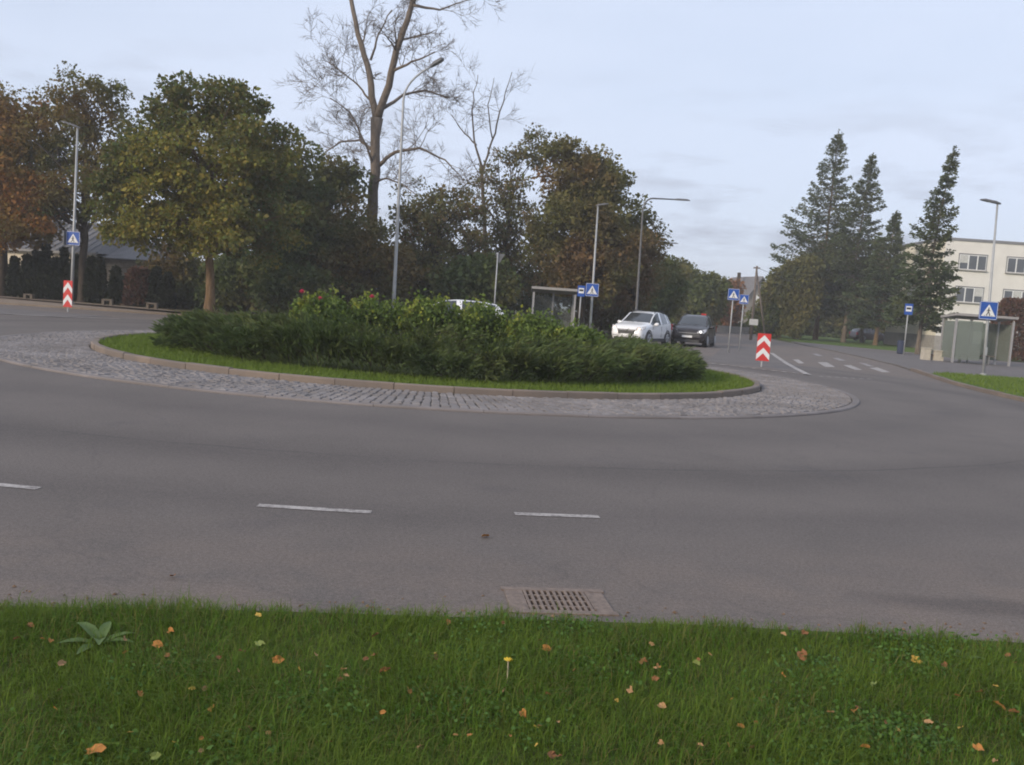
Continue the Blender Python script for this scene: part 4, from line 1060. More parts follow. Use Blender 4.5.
rose_bush('rose bush with bright yellow tips before the white car roof', 480, 23.2, 304, 62, 204)
rose_bush('yellowish rose bush in front of the middle bus shelter', 536, 22.8, 315, 64, 205)
rose_bush('lowest rose bush at the right, before the middle crossing sign', 578, 22.4, 328, 54, 206)
make_thuja('red-brown shrub behind the right bus shelter', 1012, 352, 62, 298, 46, 131, 'round_shrub', 'leaf_redshrub', True, 9000)

# ------------------------------------------------------------------ street furniture
def ped_sign(parent, z, size=0.7, x=0.0, y=-0.1, rz=0.0, blank_back=False):
    e = MB().plate([(-size / 2, -size / 2), (size / 2, -size / 2), (size / 2, size / 2), (-size / 2, size / 2)], -0.012, 0.012).build('crossing_sign', 'sign_blue', parent, (x, y, z))
    e.rotation_euler = (0, 0, rz)
    b = size * 0.485; w = size * 0.02
    MB().plate([(-b, -b), (b, -b), (b, -b + w), (-b, -b + w)], -0.0145, -0.012).plate([(-b, b - w), (b, b - w), (b, b), (-b, b)], -0.0145, -0.012).plate([(-b, -b), (-b + w, -b), (-b + w, b), (-b, b)], -0.0145, -0.012).plate([(b - w, -b), (b, -b), (b, b), (b - w, b)], -0.0145, -0.012).build('border', 'sign_white', e)
    q = size * 0.4
    MB().plate([(-q, -q * 0.8), (q, -q * 0.8), (0, q * 0.85)], -0.017, -0.012).build('triangle', 'sign_white', e)
    m = MB(); s = size
    hd = [(0.0 + 0.035 * s * math.cos(a), 0.13 * s + 0.035 * s * math.sin(a)) for a in [k * PI / 4 for k in range(8)]]
    m.plate(hd, -0.02, -0.017)
    for (x0, z0, x1, z1, w) in ((0, .09, 0.0, -.08, .06), (0, -.06, -.11, -.27, .045), (0, -.06, .09, -.27, .045), (0, .07, -.1, -.05, .035), (0, .07, .09, -.03, .035)):
        dx, dz = x1 - x0, z1 - z0; L = math.hypot(dx, dz); nx, nz = -dz / L * w / 2, dx / L * w / 2
        m.plate([((x0 + nx) * s, (z0 + nz) * s), ((x0 - nx) * s, (z0 - nz) * s), ((x1 - nx) * s, (z1 - nz) * s), ((x1 + nx) * s, (z1 + nz) * s)], -0.0205, -0.0172)
    for kx in (-.2, -.07, .07, .2):
        m.plate([((kx - .03) * s, -.3 * s), ((kx + .03) * s, -.3 * s), ((kx + .03) * s, -.275 * s), ((kx - .03) * s, -.275 * s)], -0.0205, -0.0172)
    m.build('walking_figure', 'sign_black', e)
    return e
def lamp_head(parent, p, d, L, mat='lamp_head_dark', name='lamp_head', wide=1.0):
    """a flat tapering luminaire from p along unit dir d"""
    d = Vector(d); s = Vector((-d.y, d.x, 0)).normalized(); u = Vector((0, 0, 1)); m = MB(); prof = [(0, .06, .05), (.25, .11, .085), (.8, .12, .08), (1, .07, .035)]
    for t, w, h in prof:
        c = Vector(p) + d * L * t; w *= wide; h *= wide
        m.v += [tuple(c + s * w - u * .03), tuple(c - s * w - u * .03), tuple(c - s * w * .7 + u * (h - .03)), tuple(c + s * w * .7 + u * (h - .03))]
    for i in range(3):
        for j in range(4): m.f.append((i * 4 + j, i * 4 + (j + 1) % 4, i * 4 + 4 + (j + 1) % 4, i * 4 + 4 + j))
    m.f += [(3, 2, 1, 0), (12, 13, 14, 15)]
    h = m.build(name, mat, parent)
    c = Vector(p) + d * L * .55
    MB().box(c.x, c.y, c.z - 0.033, 0.16, 0.16, 0.008, math.atan2(d.y, d.x)).build('lens', 'lamp_glass', h)
def street_lamp(label, px, base_py, Y, top, kind, head_px=None, r=0.075, mat='galvanised', sign=None, group='street lamps'):
    b = AT(px, base_py, Y); b.z = 0.0
    tp = AT(top[0], top[1], Y) - b; tp.x *= 0.999
    root = empty('street_lamp', b, 0, label, 'street lamp', group)
    if kind == 'flat':                                # straight mast, flat head on a short spigot
        MB().tube([(0, 0, 0), (tp.x * .3, 0, tp.z * .3), (tp.x, 0, tp.z)], [r, r * .85, r * .55], 10).build('pole', mat, root, smooth=True)
        hp = AT(head_px[0], head_px[1], Y) - b; d = Vector((hp.x - tp.x, 0, hp.z - tp.z)); L = d.length
        lamp_head(root, (tp.x - d.normalized().x * 0.12, 0, tp.z + 0.02), d.normalized(), L + 0.1)
    else:                                             # mast whose top curves over into a long arm
        hp = AT(head_px[0], head_px[1], Y) - b; pts, rad = [], []
        for i in range(6): pts.append(Vector((tp.x * i / 5, 0, tp.z * i / 5))); rad.append(r * (1 - 0.45 * i / 5))
        c0 = pts[-1]; up = Vector((c0.x * 1.0, 0, hp.z if kind == 'square' else c0.z + (hp.z - c0.z) * 0.55))
        for i in range(1, 9):
            t = i / 8; pts.append(c0 * (1 - t) ** 2 + up * 2 * t * (1 - t) + hp * t ** 2 if kind != 'square' else (c0 * (1 - t) ** 2 + Vector((c0.x, 0, hp.z - .05)) * 2 * t * (1 - t) + Vector((c0.x + (hp.x - c0.x) * .3, 0, hp.z - .02)) * t ** 2)); rad.append(r * 0.5)
        if kind == 'square': pts.append(hp); rad.append(r * .42)
        MB().tube(pts, rad, 10).build('pole', mat, root, smooth=True)
        d = (pts[-1] - pts[-2]).normalized()
        lamp_head(root, pts[-1] - d * 0.1, d, 0.75 if kind != 'square' else 0.9, wide=2.0 if kind != 'square' else 1.0)
    MB().tube([(0, 0, 0), (0, 0, 0.11)], r * 1.9, 10).build('base_plate', 'galvanised', root)
    MB().box(tp.x * 0.11, -r * 0.95, 1.0, 0.09, 0.025, 0.32).build('service_door', 'galvanised', root)
    if sign:
        sx, sy, size = sign; p = AT(sx, sy, Y) - b
        ped_sign(root, p.z, size, p.x, -r - 0.05)
        t = p.z / tp.z
        MB().box(tp.x * t, -r * 0.6, p.z + size * .25, 0.12, r * 1.4, 0.04).box(tp.x * t, -r * 0.6, p.z - size * .25, 0.12, r * 1.4, 0.04).build('bracket', 'galvanised', root)
    return root
lp = street_lamp('lamp post at the left with a blue crossing sign, before the thujas', 71.5, 305, 44.3, (77.5, 128), 'flat', (61, 122), 0.085, 'galvanised', (74.5, 238.5, 0.66))
sp = AT(68, 238, 44.3) - lp.location                  # second plate seen edge-on
bk = MB().plate([(-.33, -.33), (.33, -.33), (.33, .33), (-.33, .33)], -0.015, 0.015).build('crossing_sign', 'sign_back', lp, (sp.x, 0.02, sp.z)); bk.rotation_euler = (0, 0, 1.35)
street_lamp('tall lamp post with curved arm in front of the bare tree', 391.5, 345, 44, (403.5, 100), 'curve', (432, 66), 0.1, 'galvanised')
street_lamp('lamp post with blue crossing sign left of the white car', 589.5, 338, 49.2, (598, 206), 'flat', (609, 204.5), 0.08, 'galvanised', (592, 290, 0.7))
street_lamp('lamp post with long bent arm rising behind the white car', 634, 345, 49, (642.5, 214), 'square', (675, 199.5), 0.085, 'lamp_head_dark')
street_lamp('far lamp post with only its arm clear of the brown tree', 648, 334, 72, (655, 246), 'square', (668, 243), 0.085, 'lamp_head_dark')
street_lamp('lamp post with blue crossing sign before the right bus shelter', 983, 376, 36.2, (997.5, 204), 'flat', (980, 200), 0.065, 'galvanised', (987, 310.5, 0.72))

def sign_post(name, label, px, base_py, Y, top_py, lean=0.0, r=0.03):
    b = AT(px, base_py, Y); b.z = 0.0; Hh = AT(px, top_py, Y).z
    root = empty(name, b, 0, label, 'road sign', 'road signs on posts')
    MB().tube([(0, 0, 0), (0, 0, Hh)], r, 8).build('pole', 'galvanised', root, smooth=True)
    return root, b, Hh
for px, bp, Y, sx, sy, size, lab in ((728, 353.5, 41.7, 733.3, 294.5, 0.52, 'blue crossing sign on a thin post, left of the pair on the splitter island'), (739, 351.5, 45.2, 743.8, 299.3, 0.46, 'blue crossing sign on a thin post, right of the pair on the splitter island')):
    r_, b, Hh = sign_post('crossing_sign_post', lab, px, bp, Y, sy - 4); q = AT(sx, sy, Y) - b
    ped_sign(r_, q.z, size, 0.0, -0.045)
def chevron_marker(label, px, base_py, Y, w, h, bottom):
    b = AT(px, base_py, Y); b.z = 0.0
    root = empty('chevron_marker', b, 0, label, 'traffic marker', 'red and white chevron markers')
    MB().tube([(0, 0.03, 0), (0, 0.03, bottom + h * .8)], 0.03, 8).build('post', 'galvanised', root)
    pl = MB().plate([(-w / 2, 0), (w / 2, 0), (w / 2, h), (-w / 2, h)], -0.015, 0.0).build('panel', 'sign_red', root, (0, -0.005, bottom))
    th_ = h * 0.2; rise = h * 0.24
    for z0 in (0.04, 0.5):
        z = z0 * h
        MB().plate([(-w / 2 + .004, z), (0, z + rise), (w / 2 - .004, z), (w / 2 - .004, z + th_), (0, z + rise + th_), (-w / 2 + .004, z + th_)][0:6], -0.019, -0.015).build('chevron', 'sign_white', pl)
chevron_marker('red and white chevron marker on the splitter island right of the black car', 761.5, 367, 31.1, 0.46, 0.94, 0.22)
chevron_marker('red and white chevron marker beside the left lamp post', 67.5, 312.5, 36.3, 0.36, 1.06, 0.2)
r_, b, Hh = sign_post('give_way_sign', 'grey back of a road sign on a post behind the rose bushes', 492, 340, 42, 252, r=0.03)
MB().plate([(-.02, Hh - .5), (.22, Hh - .05), (-.26, Hh - .05)], 0.035, 0.05).build('sign_back', 'sign_back', r_).location.x = 0.12
def bus_sign(label, px, base_py, Y, sx, sy, w, h, r=0.035):
    r_, b, Hh = sign_post('bus_stop_sign', label, px, base_py, Y, sy - 4, r=r); q = AT(sx, sy, Y) - b
    pl = MB().plate([(-w / 2, -h / 2), (w / 2, -h / 2), (w / 2, h / 2), (-w / 2, h / 2)], -0.012, 0.012).build('plate', 'sign_blue', r_, (0.0, -0.055, q.z))
    MB().plate([(-w * .36, -h * .2), (w * .36, -h * .2), (w * .36, h * .28), (-w * .36, h * .28)], -0.016, -0.012).build('white_panel', 'sign_white', pl)
    MB().plate([(-w * .28, -h * .02), (w * .28, -h * .02), (w * .28, h * .16), (-w * .28, h * .16)], -0.02, -0.016).build('bus_symbol', 'sign_black', pl)
bus_sign('blue bus stop sign beside the middle bus shelter', 577.5, 340, 47, 580, 291, 0.38, 0.56)
bus_sign('blue bus stop sign in front of the wind-bent spruce', 903.5, 354.5, 58, 905, 309, 0.52, 0.7, 0.04)

def bus_shelter(label, origin, L, Dp, Hh, side, seed, glass_front=False):
    gm_ = 'shelter_glass' if glass_front else 'shelter_glass_clear'
    root = empty('bus_shelter', origin, 0.0, label, 'bus shelter', 'bus shelters')
    for x, y in ((0, 0), (L, 0), (0, Dp), (L, Dp), (L * .5, Dp)):
        MB().box(x, y, Hh / 2, 0.1, 0.1, Hh).build('post', 'shelter_frame', root)
    m = MB(); ov = 0.14
    a = [(-ov, -ov * 1.4, Hh + .16), (L + ov, -ov * 1.4, Hh + .16), (L + ov, Dp + .15, Hh), (-ov, Dp + .15, Hh)]
    m.add(a + [(x, y, z + .13) for x, y, z in a], [(3, 2, 1, 0), (4, 5, 6, 7), (0, 1, 5, 4), (1, 2, 6, 5), (2, 3, 7, 6), (3, 0, 4, 7)]); m.build('roof', 'shelter_roof', root)
    for k in range(2):
        MB().box(L * (.25 + .5 * k), Dp, Hh * .52, L * .46, 0.02, Hh * .84).build('glass_panel', gm_, root)
    MB().box(0, Dp * .5, Hh * .52, 0.02, Dp * .86, Hh * .84).build('glass_panel', gm_, root)
    MB().box(L, Dp * .5, Hh * .52, 0.02, Dp * .86, Hh * .84).build('glass_panel', gm_, root)
    if glass_front: MB().box(L * .25, 0, Hh * .52, L * .44, 0.02, Hh * .88).build('glass_panel', gm_, root)
    MB().box(L * .55, Dp * .72, 0.46, L * .7, 0.36, 0.05).build('bench_seat', 'wood_pole', root)
    for x in (L * .3, L * .8): MB().box(x, Dp * .72, 0.22, 0.06, 0.3, 0.44).build('bench_leg', 'shelter_frame', root)
    if glass_front: MB().box(L * .62, Dp - .04, Hh * .6, 0.5, 0.02, 0.7).build('timetable', 'sign_white', root)
bus_shelter('grey bus shelter in front of the red-brown maple, behind the roses', (AT(532, 320, 48).x, 48, 0.06), 2.2, 1.4, 2.22, 1, 1)
so = AT(952, 362, 50)
bus_shelter('glass-sided bus shelter before the pale building at the right', (so.x, 50, 0.025), 3.15, 1.5, 2.45, 1, 2, True)
bin_p = AT(902.5, 352, 60)
MB().tube([(0, 0, 0), (0, 0, .06), (0, 0, .85), (0, 0, .9)], [.16, .2, .22, .19], 12).build('litter_bin', 'bin_blue', None, (bin_p.x, 60.4, 0.025))
tag(bpy.context.scene.objects['litter_bin'], 'small dark blue litter bin at the foot of the right bus stop sign', 'litter bin')

def concrete_bench(label, px, py, Y, w, h, mat='concrete_pale', z=0.06):
    p = AT(px, py, Y)
    root = empty('concrete_bench', (p.x, Y, z), 0.15, label, 'bench', 'concrete benches on the pavements')
    for s in (-1, 1): MB().box(s * (w / 2 - .06), 0, h * .38, 0.12, 0.36, h * .76).build('leg', mat, root)
    MB().box(0, 0, h * .88, w, 0.4, h * .24).build('seat', mat, root)
concrete_bench('low concrete bench at the left end of the thuja row', 29, 298.5, 47.8, 0.45, 0.24, 'bench_concrete')
concrete_bench('low concrete bench before the thujas right of the left lamp post', 107.5, 307, 46.2, 0.5, 0.3, 'bench_concrete')
concrete_bench('low concrete bench near the pale bare trunk', 152, 309.5, 45.3, 0.5, 0.3, 'bench_concrete')
pb = AT(931.5, 361, 51.5)
root = empty('planter_bench', (pb.x, 51.5, 0.025), 0, 'pair of pale concrete planter blocks left of the right bus shelter', 'planter')
MB().box(-.38, 0, .32, .36, .5, .64).box(-.38, -.02, .66, .4, .54, .06).build('planter_block', 'concrete_pale', root)
MB().box(.3, 0, .27, .5, .5, .54).box(.3, -.02, .56, .54, .54, .06).build('planter_block', 'concrete_pale', root)
MB().box(-.07, .08, .3, .26, .3, .08).build('seat_board', 'wood_pole', root)

b = AT(750.5, 341, 70); b.z = 0.05; tp = AT(757, 266, 70) - b
up = empty('utility_pole', b, 0, 'wooden utility pole with a slanting brace beside the far house', 'utility pole')
MB().tube([(0, 0, 0), (tp.x * .5, 0, tp.z * .5), (tp.x, 0, tp.z)], [.12, .1, .08], 8).build('pole', 'wood_pole', up, smooth=True)
MB().tube([(1.25, .3, 0), (tp.x + .03, .05, tp.z * .93)], [.08, .06], 8).build('brace', 'wood_pole', up, smooth=True)
MB().box(tp.x, 0, tp.z - .15, .5, .1, .1).build('crossarm', 'wood_pole', up)
bx = AT(753, 322, 70) - b
MB().box(bx.x, -.2, bx.z, .62, .2, .46).build('meter_box', 'plaster_white', up)
MB().tube([(tp.x, 0, tp.z - .12), (tp.x + 5, 7, tp.z - .75), (tp.x + 11, 16, tp.z - .2)], .015, 4).build('cable', 'wire', up)

# ------------------------------------------------------------------ buildings
def wall_box(name, mat, parent, x0, x1, y0, y1, z0, z1):
    return MB().box((x0 + x1) / 2, (y0 + y1) / 2, (z0 + z1) / 2, x1 - x0, y1 - y0, z1 - z0).build(name, mat, parent)
c = AT(934, 352, 82); bl = empty('apartment_building', (c.x, 82, 0), math.radians(-1.5), 'pale three-storey flat-roofed building with a sunlit end wall, at the right', 'building')
Hb = AT(945, 237, 82).z; Wb = 34.0
wall_box('wall', 'plaster_white', bl, 0, Wb, 0, 12, 1.35, Hb - .25)
wall_box('end_wall', 'plaster_sunlit', bl, -0.03, -0.001, 0, 12, 1.35, Hb - .25)  # thin skin on the sun side, warm light painted in
wall_box('plinth', 'concrete_grey', bl, -0.08, Wb + .05, -0.06, 12, 0, 1.35)
wall_box('roof', 'roof_edge', bl, -.06, Wb + .05, -.06, 12.1, Hb - .25, Hb)
def win3(parent, x, z, w, h, k):
    wd = wall_box('window', 'window_frame', parent, x, x + w, -0.03, 0.05, z, z + h)
    for j in range(3):
        pw = w / 3
        wall_box('pane', 'window_dark', wd, x + j * pw + .06, x + (j + 1) * pw - .06, -0.045, -0.0301, z + .07, z + h - .07)
        if (j + k) % 3 == 0: wall_box('blind', 'curtain', wd, x + j * pw + .07, x + (j + 1) * pw - .07, -0.052, -0.0455, z + h * .45, z + h - .08)
    for a, bb in ((x - .09, x - .001), (x + w + .001, x + w + .09)):
        wall_box('reveal', 'roof_edge', wd, a, bb, -0.012, 0.03, z, z + h + .09)
    wall_box('sill', 'concrete_grey', wd, x - .12, x + w + .12, -0.16, -0.0301, z - .09, z - .0015)
    wall_box('reveal', 'roof_edge', wd, x - .09, x + w + .09, -0.05, 0.03, z + h + .001, z + h + .1)
k = 0
for row_z in (Hb - 2.78, Hb - 5.7, Hb - 8.6):
    for col in range(7):
        if row_z < 3 and col == 0: continue
        win3(bl, 1.35 + col * 4.25, row_z, 2.4, 1.35, k); k += 1
wall_box('wall_lamp', 'sign_black', bl, .2, .9, -.12, -.001, 2.6, 2.75)

c = AT(4, 297, 55); hs = empty('house', (c.x, 55.0, 0.06), math.radians(-14), 'cream house with a grey standing-seam roof behind the thujas at the left', 'house')
wall_box('wall', 'plaster_house', hs, 0, 6.4, 0, 7, 0, 2.85)
def roof_plane(parent, x0, x1, z0, z1, run, hip=0.0, mat='roof_metal', seam=0.55, y0=-.35):
    m = MB(); t = .06
    q = [(x0, y0, z0), (x1, y0, z0), (x1 - hip, y0 + run, z1), (x0, y0 + run, z1)]
    m.add(q + [(x, y, z - t) for x, y, z in q], [(0, 1, 2, 3), (7, 6, 5, 4), (1, 0, 4, 5), (2, 1, 5, 6), (3, 2, 6, 7), (0, 3, 7, 4)])
    r = m.build('roof', mat, parent)
    n = int((x1 - x0) / seam)
    for i in range(n + 1):
        x = x0 + .05 + i * seam; xe = min(x, x1 - hip - .03); f = 1.0 if x <= x1 - hip else max(0.05, (x1 - x) / max(hip, .01))
        s = MB(); e = (x, y0 + run * f, z0 + (z1 - z0) * f)
        s.tube([(x, y0, z0 + .03), (e[0], e[1], e[2] + .03)], .035, 4).build('seam', 'roof_edge', r)
    return r
roof_plane(hs, -.5, 6.8, 2.75, 4.75, 3.9, 1.6)
m = MB(); m.add([(-.5, 3.57, 4.74), (5.2, 3.57, 4.74), (6.8, 7.4, 2.75), (-.5, 7.4, 2.75)], [(0, 1, 2, 3)]); m.build('roof', 'roof_metal', hs)
m = MB(); m.add([(6.8, -.33, 2.74), (6.8, 7.38, 2.74), (5.2, 3.55, 4.74)], [(0, 1, 2)]); m.build('roof', 'roof_metal', hs)
m = MB(); m.add([(0, .0, 2.85), (0, 7, 2.85), (0, 3.5, 4.65)], [(0, 1, 2)]); m.build('gable', 'plaster_house', hs)
wall_box('eave_board', 'roof_edge', hs, -.5, 6.8, -.4, -.36, 2.6, 2.74)
wall_box('annex_wall', 'plaster_dull', hs, 6.45, 10.6, .6, 6, 0, 2.5)
for i in range(5): wall_box('annex_board', 'concrete_grey', hs, 6.5, 10.5, .575, .5995, .25 + i * .45, .25 + i * .45 + .4)
m = MB(); q = [(6.3, .1, 2.45), (10.9, .1, 2.45), (10.9, 3.6, 3.6), (6.3, 3.6, 3.6)]; m.add(q + [(x, y, z + .1) for x, y, z in q], [(3, 2, 1, 0), (4, 5, 6, 7), (0, 1, 5, 4), (1, 2, 6, 5), (2, 3, 7, 6), (3, 0, 4, 7)]); m.build('annex_roof', 'roof_slate', hs)
wall_box('window', 'window_frame', hs, 3.4, 4.6, -.03, .02, 1.0, 2.2)

c = AT(747, 333, 128); fh = empty('far_house', (c.x, 128, 0), math.radians(12), 'grey house with steep gables far off beside the utility pole', 'house')
def gable_house(parent, x0, x1, z0, zr, y0, y1, wall, roof):
    m = MB(); xm = (x0 + x1) / 2
    m.add([(x0, y0, 0), (x1, y0, 0), (x1, y0, z0), (xm, y0, zr), (x0, y0, z0), (x0, y1, 0), (x1, y1, 0), (x1, y1, z0), (xm, y1, zr), (x0, y1, z0)], [(0, 1, 2, 3, 4), (9, 8, 7, 6, 5), (1, 6, 7, 2), (0, 4, 9, 5)])
    m.build('wall', wall, parent); ov = .35; sl = (zr - z0) / (xm - x0)
    m = MB()
    for s, xe in ((-1, x0 - ov), (1, x1 + ov)):
        a = [(xm, y0 - ov, zr + .05), (xe, y0 - ov, z0 - ov * sl + .05), (xe, y1 + ov, z0 - ov * sl + .05), (xm, y1 + ov, zr + .05)]
        m.add(a + [(x, y, z + .18) for x, y, z in a], [(0, 1, 2, 3), (7, 6, 5, 4), (1, 0, 4, 5), (2, 1, 5, 6), (3, 2, 6, 7), (0, 3, 7, 4)])
    m.build('roof', roof, parent)
gable_house(fh, -1.5, 4.5, 3.2, 7.6, 0, 9, 'plaster_dull', 'roof_slate')
gable_house(fh, -6.5, -1.6, 3.0, 6.6, 3, 9, 'plaster_dull', 'roof_slate')
wall_box('window', 'window_frame', fh, .9, 2.1, -.05, .02, 3.6, 5.1)
wall_box('chimney', 'bark_dark', fh, -.2, .2, 4, 4.4, 6.2, 8.3)
make_tree('garden_hedge', 'low brown-green hedge in front of the far house', 730, 334, 105, [(718, 329, 0, 12, 6), (732, 330, 0, 12, 6), (745, 331, 0, 12, 6)], 'leaf_brown', 65, 0.05, 'bark_dark', 130, 90, 0.26, 0.6, cat='hedge', limbs=8)
w0 = AT(711, 331.5, 100)
wall_box('garden_wall', 'concrete_grey', None, w0.x - 1.2, w0.x + 4.2, 100, 100.3, 0, 0.75)
tag(scene.objects['garden_wall'], 'low pale garden wall at the end of the road, right of the black car', 'wall')

# ------------------------------------------------------------------ cars (x forward, y left)
def make_car(label, paint, loc, heading, suv=True, lights=None, plate=True, L=4.3, W=1.79, Hh=1.66, roofmark=False, badge='chrome', cladding=True, group='cars near the roundabout'):
    root = empty('car', loc, heading, label, 'car', group)
    k = L / 4.3; q = Hh / 1.66; w = W / 2
    # x, ztop, belt, half width at belt, roof half width, lower z
    st = [(2.14, .56, .50, .66, .60, .30), (2.10, .80, .70, .74, .66, .24), (2.0, .90, .80, .80, .68, .22), (1.75, .985, .87, .86, .70, .2), (1.35, 1.045, .93, .885, .72, .2), (1.0, 1.09, .975, .89, .73, .2),
          (.92, 1.12, .985, .89, .735, .2), (.55, 1.37, 1.0, .89, .66, .2), (.2, 1.57, 1.01, .89, .62, .2), (.1, 1.595, 1.01, .89, .615, .2), (-.3, 1.655, 1.025, .89, .61, .2), (-.42, 1.66, 1.03, .89, .61, .2), (-.5, 1.66, 1.035, .89, .61, .2),
          (-1.0, 1.645, 1.06, .89, .605, .2), (-1.3, 1.62, 1.09, .885, .6, .2), (-1.42, 1.605, 1.11, .88, .595, .2), (-1.7, 1.56, 1.14, .865, .58, .2), (-1.82, 1.5, 1.12, .85, .6, .22), (-2.02, 1.16, 1.05, .82, .7, .24), (-2.1, 1.0, .9, .78, .66, .26), (-2.14, .62, .55, .7, .6, .32)]
    V = []
    for x, zt, zb, hw, hr, zl in st:
        x *= k; zt *= q; zb *= q; s = w / .89
        hw *= s; hr *= s
        e = zt - .05 if zt - zb > .25 else zb + (zt - zb) * .75
        half = [(0, zl), (hw * .86, zl + .01), (hw * .975, zl + .16), (hw, (zl + zb) * .52), (hw * .985, zb - .08), (hw * .965, zb), (hr + (hw * .965 - hr) * .1, e), (hr * .82, zt - .012), (0, zt)]
        V.append([(x, y, z) for y, z in half] + [(x, -y, z) for y, z in half[-2:0:-1]])
    nj = len(V[0]); flat = [p for r in V for p in r]
    def idx(i, j): return i * nj + j % nj
    cats = {'body': [], 'windscreen': [], 'rear_window': [], 'wl': [], 'wr': []}
    for i in range(len(st) - 1):
        xa, xb = st[i][0], st[i + 1][0]
        for j in range(nj):
            f = (idx(i, j), idx(i + 1, j), idx(i + 1, j + 1), idx(i, j + 1)); c = 'body'
            if j in (6, 7, 8, 9) and xa <= .92 and xb >= .2: c = 'windscreen'
            elif j in (6, 7, 8, 9) and xa <= -1.82 and xb >= -2.02: c = 'rear_window'
            elif j in (5, 10) and xa <= .92 and xb >= -1.7 and not (xa == -.3 or xa == -.42 or xa == -1.3):
                c = 'wl' if j == 5 else 'wr'
            cats[c].append(f)
    n0, n1 = 0, (len(st) - 1) * nj
    cats['body'] += [tuple(range(nj)), tuple(n1 + nj - 1 - j for j in range(nj))]
    def sub(name, faces, mat, parent=root, smooth=True):
        ids = sorted({v for f in faces for v in f}); mp_ = {v: i for i, v in enumerate(ids)}
        m = MB(); m.v = [flat[v] for v in ids]; m.f = [tuple(mp_[v] for v in f) for f in faces]
        return m.build(name, mat, parent, smooth=smooth)
    body = sub('body', cats['body'], paint)
    sub('windscreen', cats['windscreen'], 'car_glass', root); sub('rear_window', cats['rear_window'], 'car_glass', root)
    sub('side_window', cats['wl'], 'car_glass', root); sub('side_window', cats['wr'], 'car_glass', root)
    for s in (-1, 1):
        for x in (1.32, -1.28):
            x *= k; y = s * (w * .985 - .1); rw = .345
            a = MB()
            if cladding or True:
                m = MB()
                for t in range(13):                       # dark arch round the wheel
                    an = -0.35 + (PI + .7) * t / 12
                    for rr_, yy in ((rw * 1.05, w * .93), (rw * 1.05, w * 1.005), (rw * (1.24 if cladding else 1.12), w * 1.0), (rw * (1.26 if cladding else 1.14), w * .93)):
                        m.v.append((x + rr_ * math.cos(an), s * yy, .345 + rr_ * math.sin(an)))
                for t in range(12):
                    for j in range(3): m.f.append((t * 4 + j, t * 4 + j + 1, t * 4 + 5 + j, t * 4 + 4 + j))
                m.build('wheel_arch', 'car_trim', root, smooth=False)
            wheel = MB().tube([(x, y - .12, .345), (x, y - .09, .345), (x, y + .1, .345), (x, y + .125, .345)], [rw * .9, rw, rw, rw * .9], 20).build('wheel', 'tyre', root)
            m = MB(); yo = y + s * .128
            m.tube([(x, y + s * .05, .345), (x, yo, .345)], rw * .2, 10)
            for sp_ in range(5):
                an = sp_ * 2 * PI / 5 + .3
                m.tube([(x, yo, .345), (x + rw * .62 * math.cos(an), yo, .345 + rw * .62 * math.sin(an))], [.045, .03], 5)
            m.tube([(x + rw * .64 * math.cos(t * PI / 8), yo, .345 + rw * .64 * math.sin(t * PI / 8)) for t in range(17)], .025, 5, cap=False)
            m.build('rim', 'alloy', wheel)
        # mirror, door handles, sill, headlight, tail light
        MB().tube([(.62 * k, s * w * .93, .99 * q), (.66 * k, s * (w + .06), 1.04 * q), (.64 * k, s * (w + .15), 1.05 * q), (.63 * k, s * (w + .19), 1.04 * q)], [.05, .085, .09, .05], 8).build('mirror', paint, root, smooth=True)
        for x in (-.15, -1.05): MB().box(x * k, s * (w * .985 + .004), .9 * q, .18, .03, .035).build('door_handle', paint, root)
        for x in (.85, -.36, -1.12): MB().box(x * k, s * w * .992, .68 * q, .012, .02, .5).build('door_seam', 'car_trim', root)
        MB().box(.02 * k, s * w * .965, .27, 1.9 * k, .05, .16).build('sill', 'car_trim', root)
        hm = MB(); hm.add([(2.115 * k, s * w * .46, .70 * q), (2.09 * k, s * w * .62, .86 * q), (1.72 * k, s * w * .965, .93 * q), (1.8 * k, s * w * .96, .80 * q), (2.03 * k, s * w * .86, .71 * q), (2.0 * k, s * w * .5, .75 * q), (1.95 * k, s * w * .6, .84 * q)],
                           [(0, 4, 3, 2, 1), (0, 1, 6, 5)] if s > 0 else [(1, 2, 3, 4, 0), (5, 6, 1, 0)])
        for i, (vx, vy, vz) in enumerate(hm.v): hm.v[i] = (vx + .025, vy + s * .015, vz + .008)
        hl = hm.build('headlight', 'lens_clear', root)
        if lights: 
            nm, ly = lights
            if (s > 0) or nm == 'lamp_on_warm':
                MB().tube([(2.02 * k, s * w * .72, .785 * q), (2.125 * k, s * w * .72, .785 * q)], [.06, .055], 10).build('lit_bulb', nm, hl)
        MB().box(-2.04 * k, s * w * .86, .95 * q, .16, .16, .3).build('tail_light', 'lens_red', root)
        if suv: MB().tube([(.0, s * w * .64, 1.60 * q), (-.3 * k, s * w * .64, 1.69 * q), (-1.3 * k, s * w * .63, 1.67 * q), (-1.6 * k, s * w * .61, 1.58 * q)], .02, 5).build('roof_rail', 'car_trim', root)
    for j in (6, 10): MB().tube([flat[idx(i, j)] for i in (5, 6, 7, 8, 9)], .035, 6).build('pillar', paint, root, smooth=True)
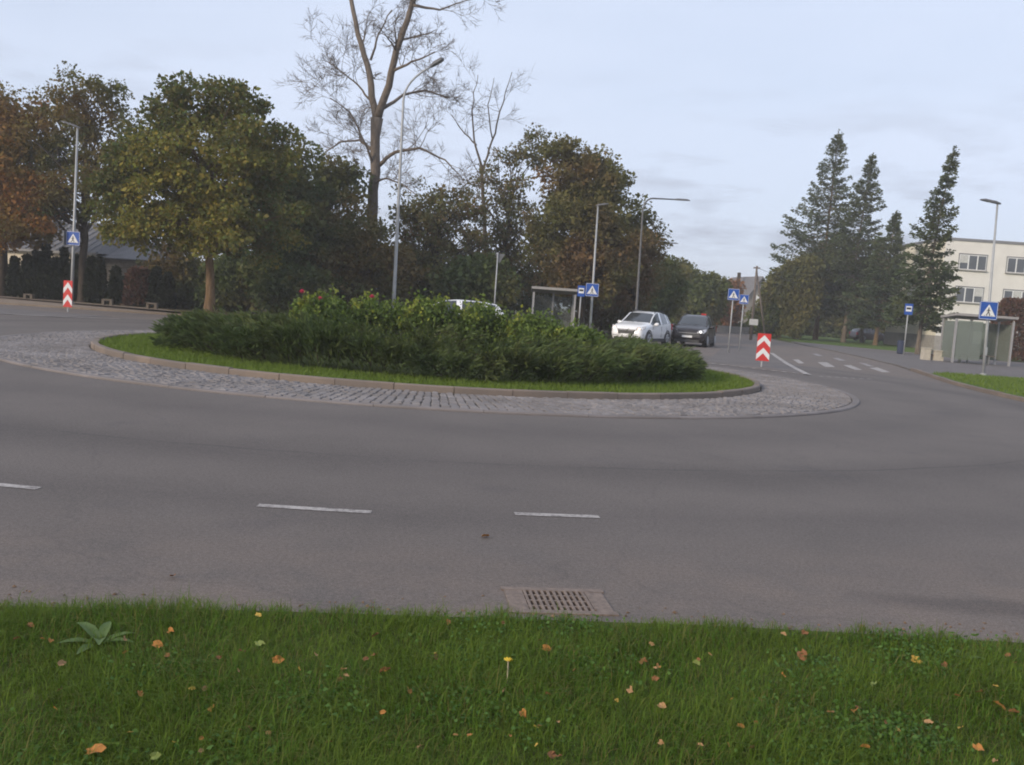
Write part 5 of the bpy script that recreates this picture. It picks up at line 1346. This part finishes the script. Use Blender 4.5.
    gr = MB().add([(2.165 * k, -w * .44, .5), (2.165 * k, w * .44, .5), (2.135 * k, w * .52, .74 * q), (2.135 * k, -w * .52, .74 * q)], [(0, 1, 2, 3)]).build('grille', 'car_trim', root)
    MB().box(2.16 * k, 0, .7 * q, .03, w * .95, .035).build('grille_bar', badge, gr)
    MB().box(2.14 * k, 0, .3, .06, w * 1.35, .13).build('front_bumper', 'car_trim', root)
    if plate: MB().box(2.185 * k, 0, .47 if paint != 'car_black' else .52, .02, .52, .11).build('number_plate', 'sign_white', root)
    for s in (-1, 1): MB().tube([(1.0 * k, s * .1, 1.115 * q), (.93 * k, s * .42 - .1, 1.17 * q)], .012, 4).build('wiper', 'car_trim', root)
    if roofmark: MB().box(-.9 * k, .3, Hh + .05, .2, .26, .09).build('roof_marker', 'lens_red', root)
    return root
def head(deg): return math.atan2(-math.cos(math.radians(deg)), -math.sin(math.radians(deg)))
cw = AT(641, 345, 45.3); make_car('white compact SUV with headlights on entering the roundabout', 'car_white', (cw.x, 45.3, 0), head(29), lights=('lamp_on_warm', 0), W=1.78, L=4.28)
cb = AT(693, 347, 48.8); make_car('black SUV close behind the white one', 'car_black', (cb.x, 48.8, 0), head(20), lights=('lamp_on_white', 0), W=1.86, L=4.5, Hh=1.66, roofmark=True, cladding=False)
ch = AT(446, 340, 39.5); make_car('white car hidden by the rose bushes except for its roof', 'car_white', (ch.x, 39.5, 0), PI + 0.06, suv=False, W=1.85, L=5.2, Hh=1.6, cladding=False)
cm = AT(884, 345, 100); make_car('dark red car parked behind the spruce trunks', 'car_maroon', (cm.x, 104, 0.05), 0.15, suv=False, W=1.8, L=4.5, Hh=1.5, cladding=False)

# ------------------------------------------------------------------ thin haze volume, added to lift the blacks like lens veil
hz = MB().box(0, 300, 13.4, 1300, 1300, 29.0).build('haze', None)
hz['kind'] = 'stuff'
m, n, l, out = nodes_of('haze')
pv = n.new('ShaderNodeVolumePrincipled')
pv.inputs['Color'].default_value = (0.93, 0.93, 0.95, 1)
pv.inputs['Density'].default_value = 0.0011
l.new(pv.outputs['Volume'], out.inputs['Volume'])
hz.data.materials.append(m)
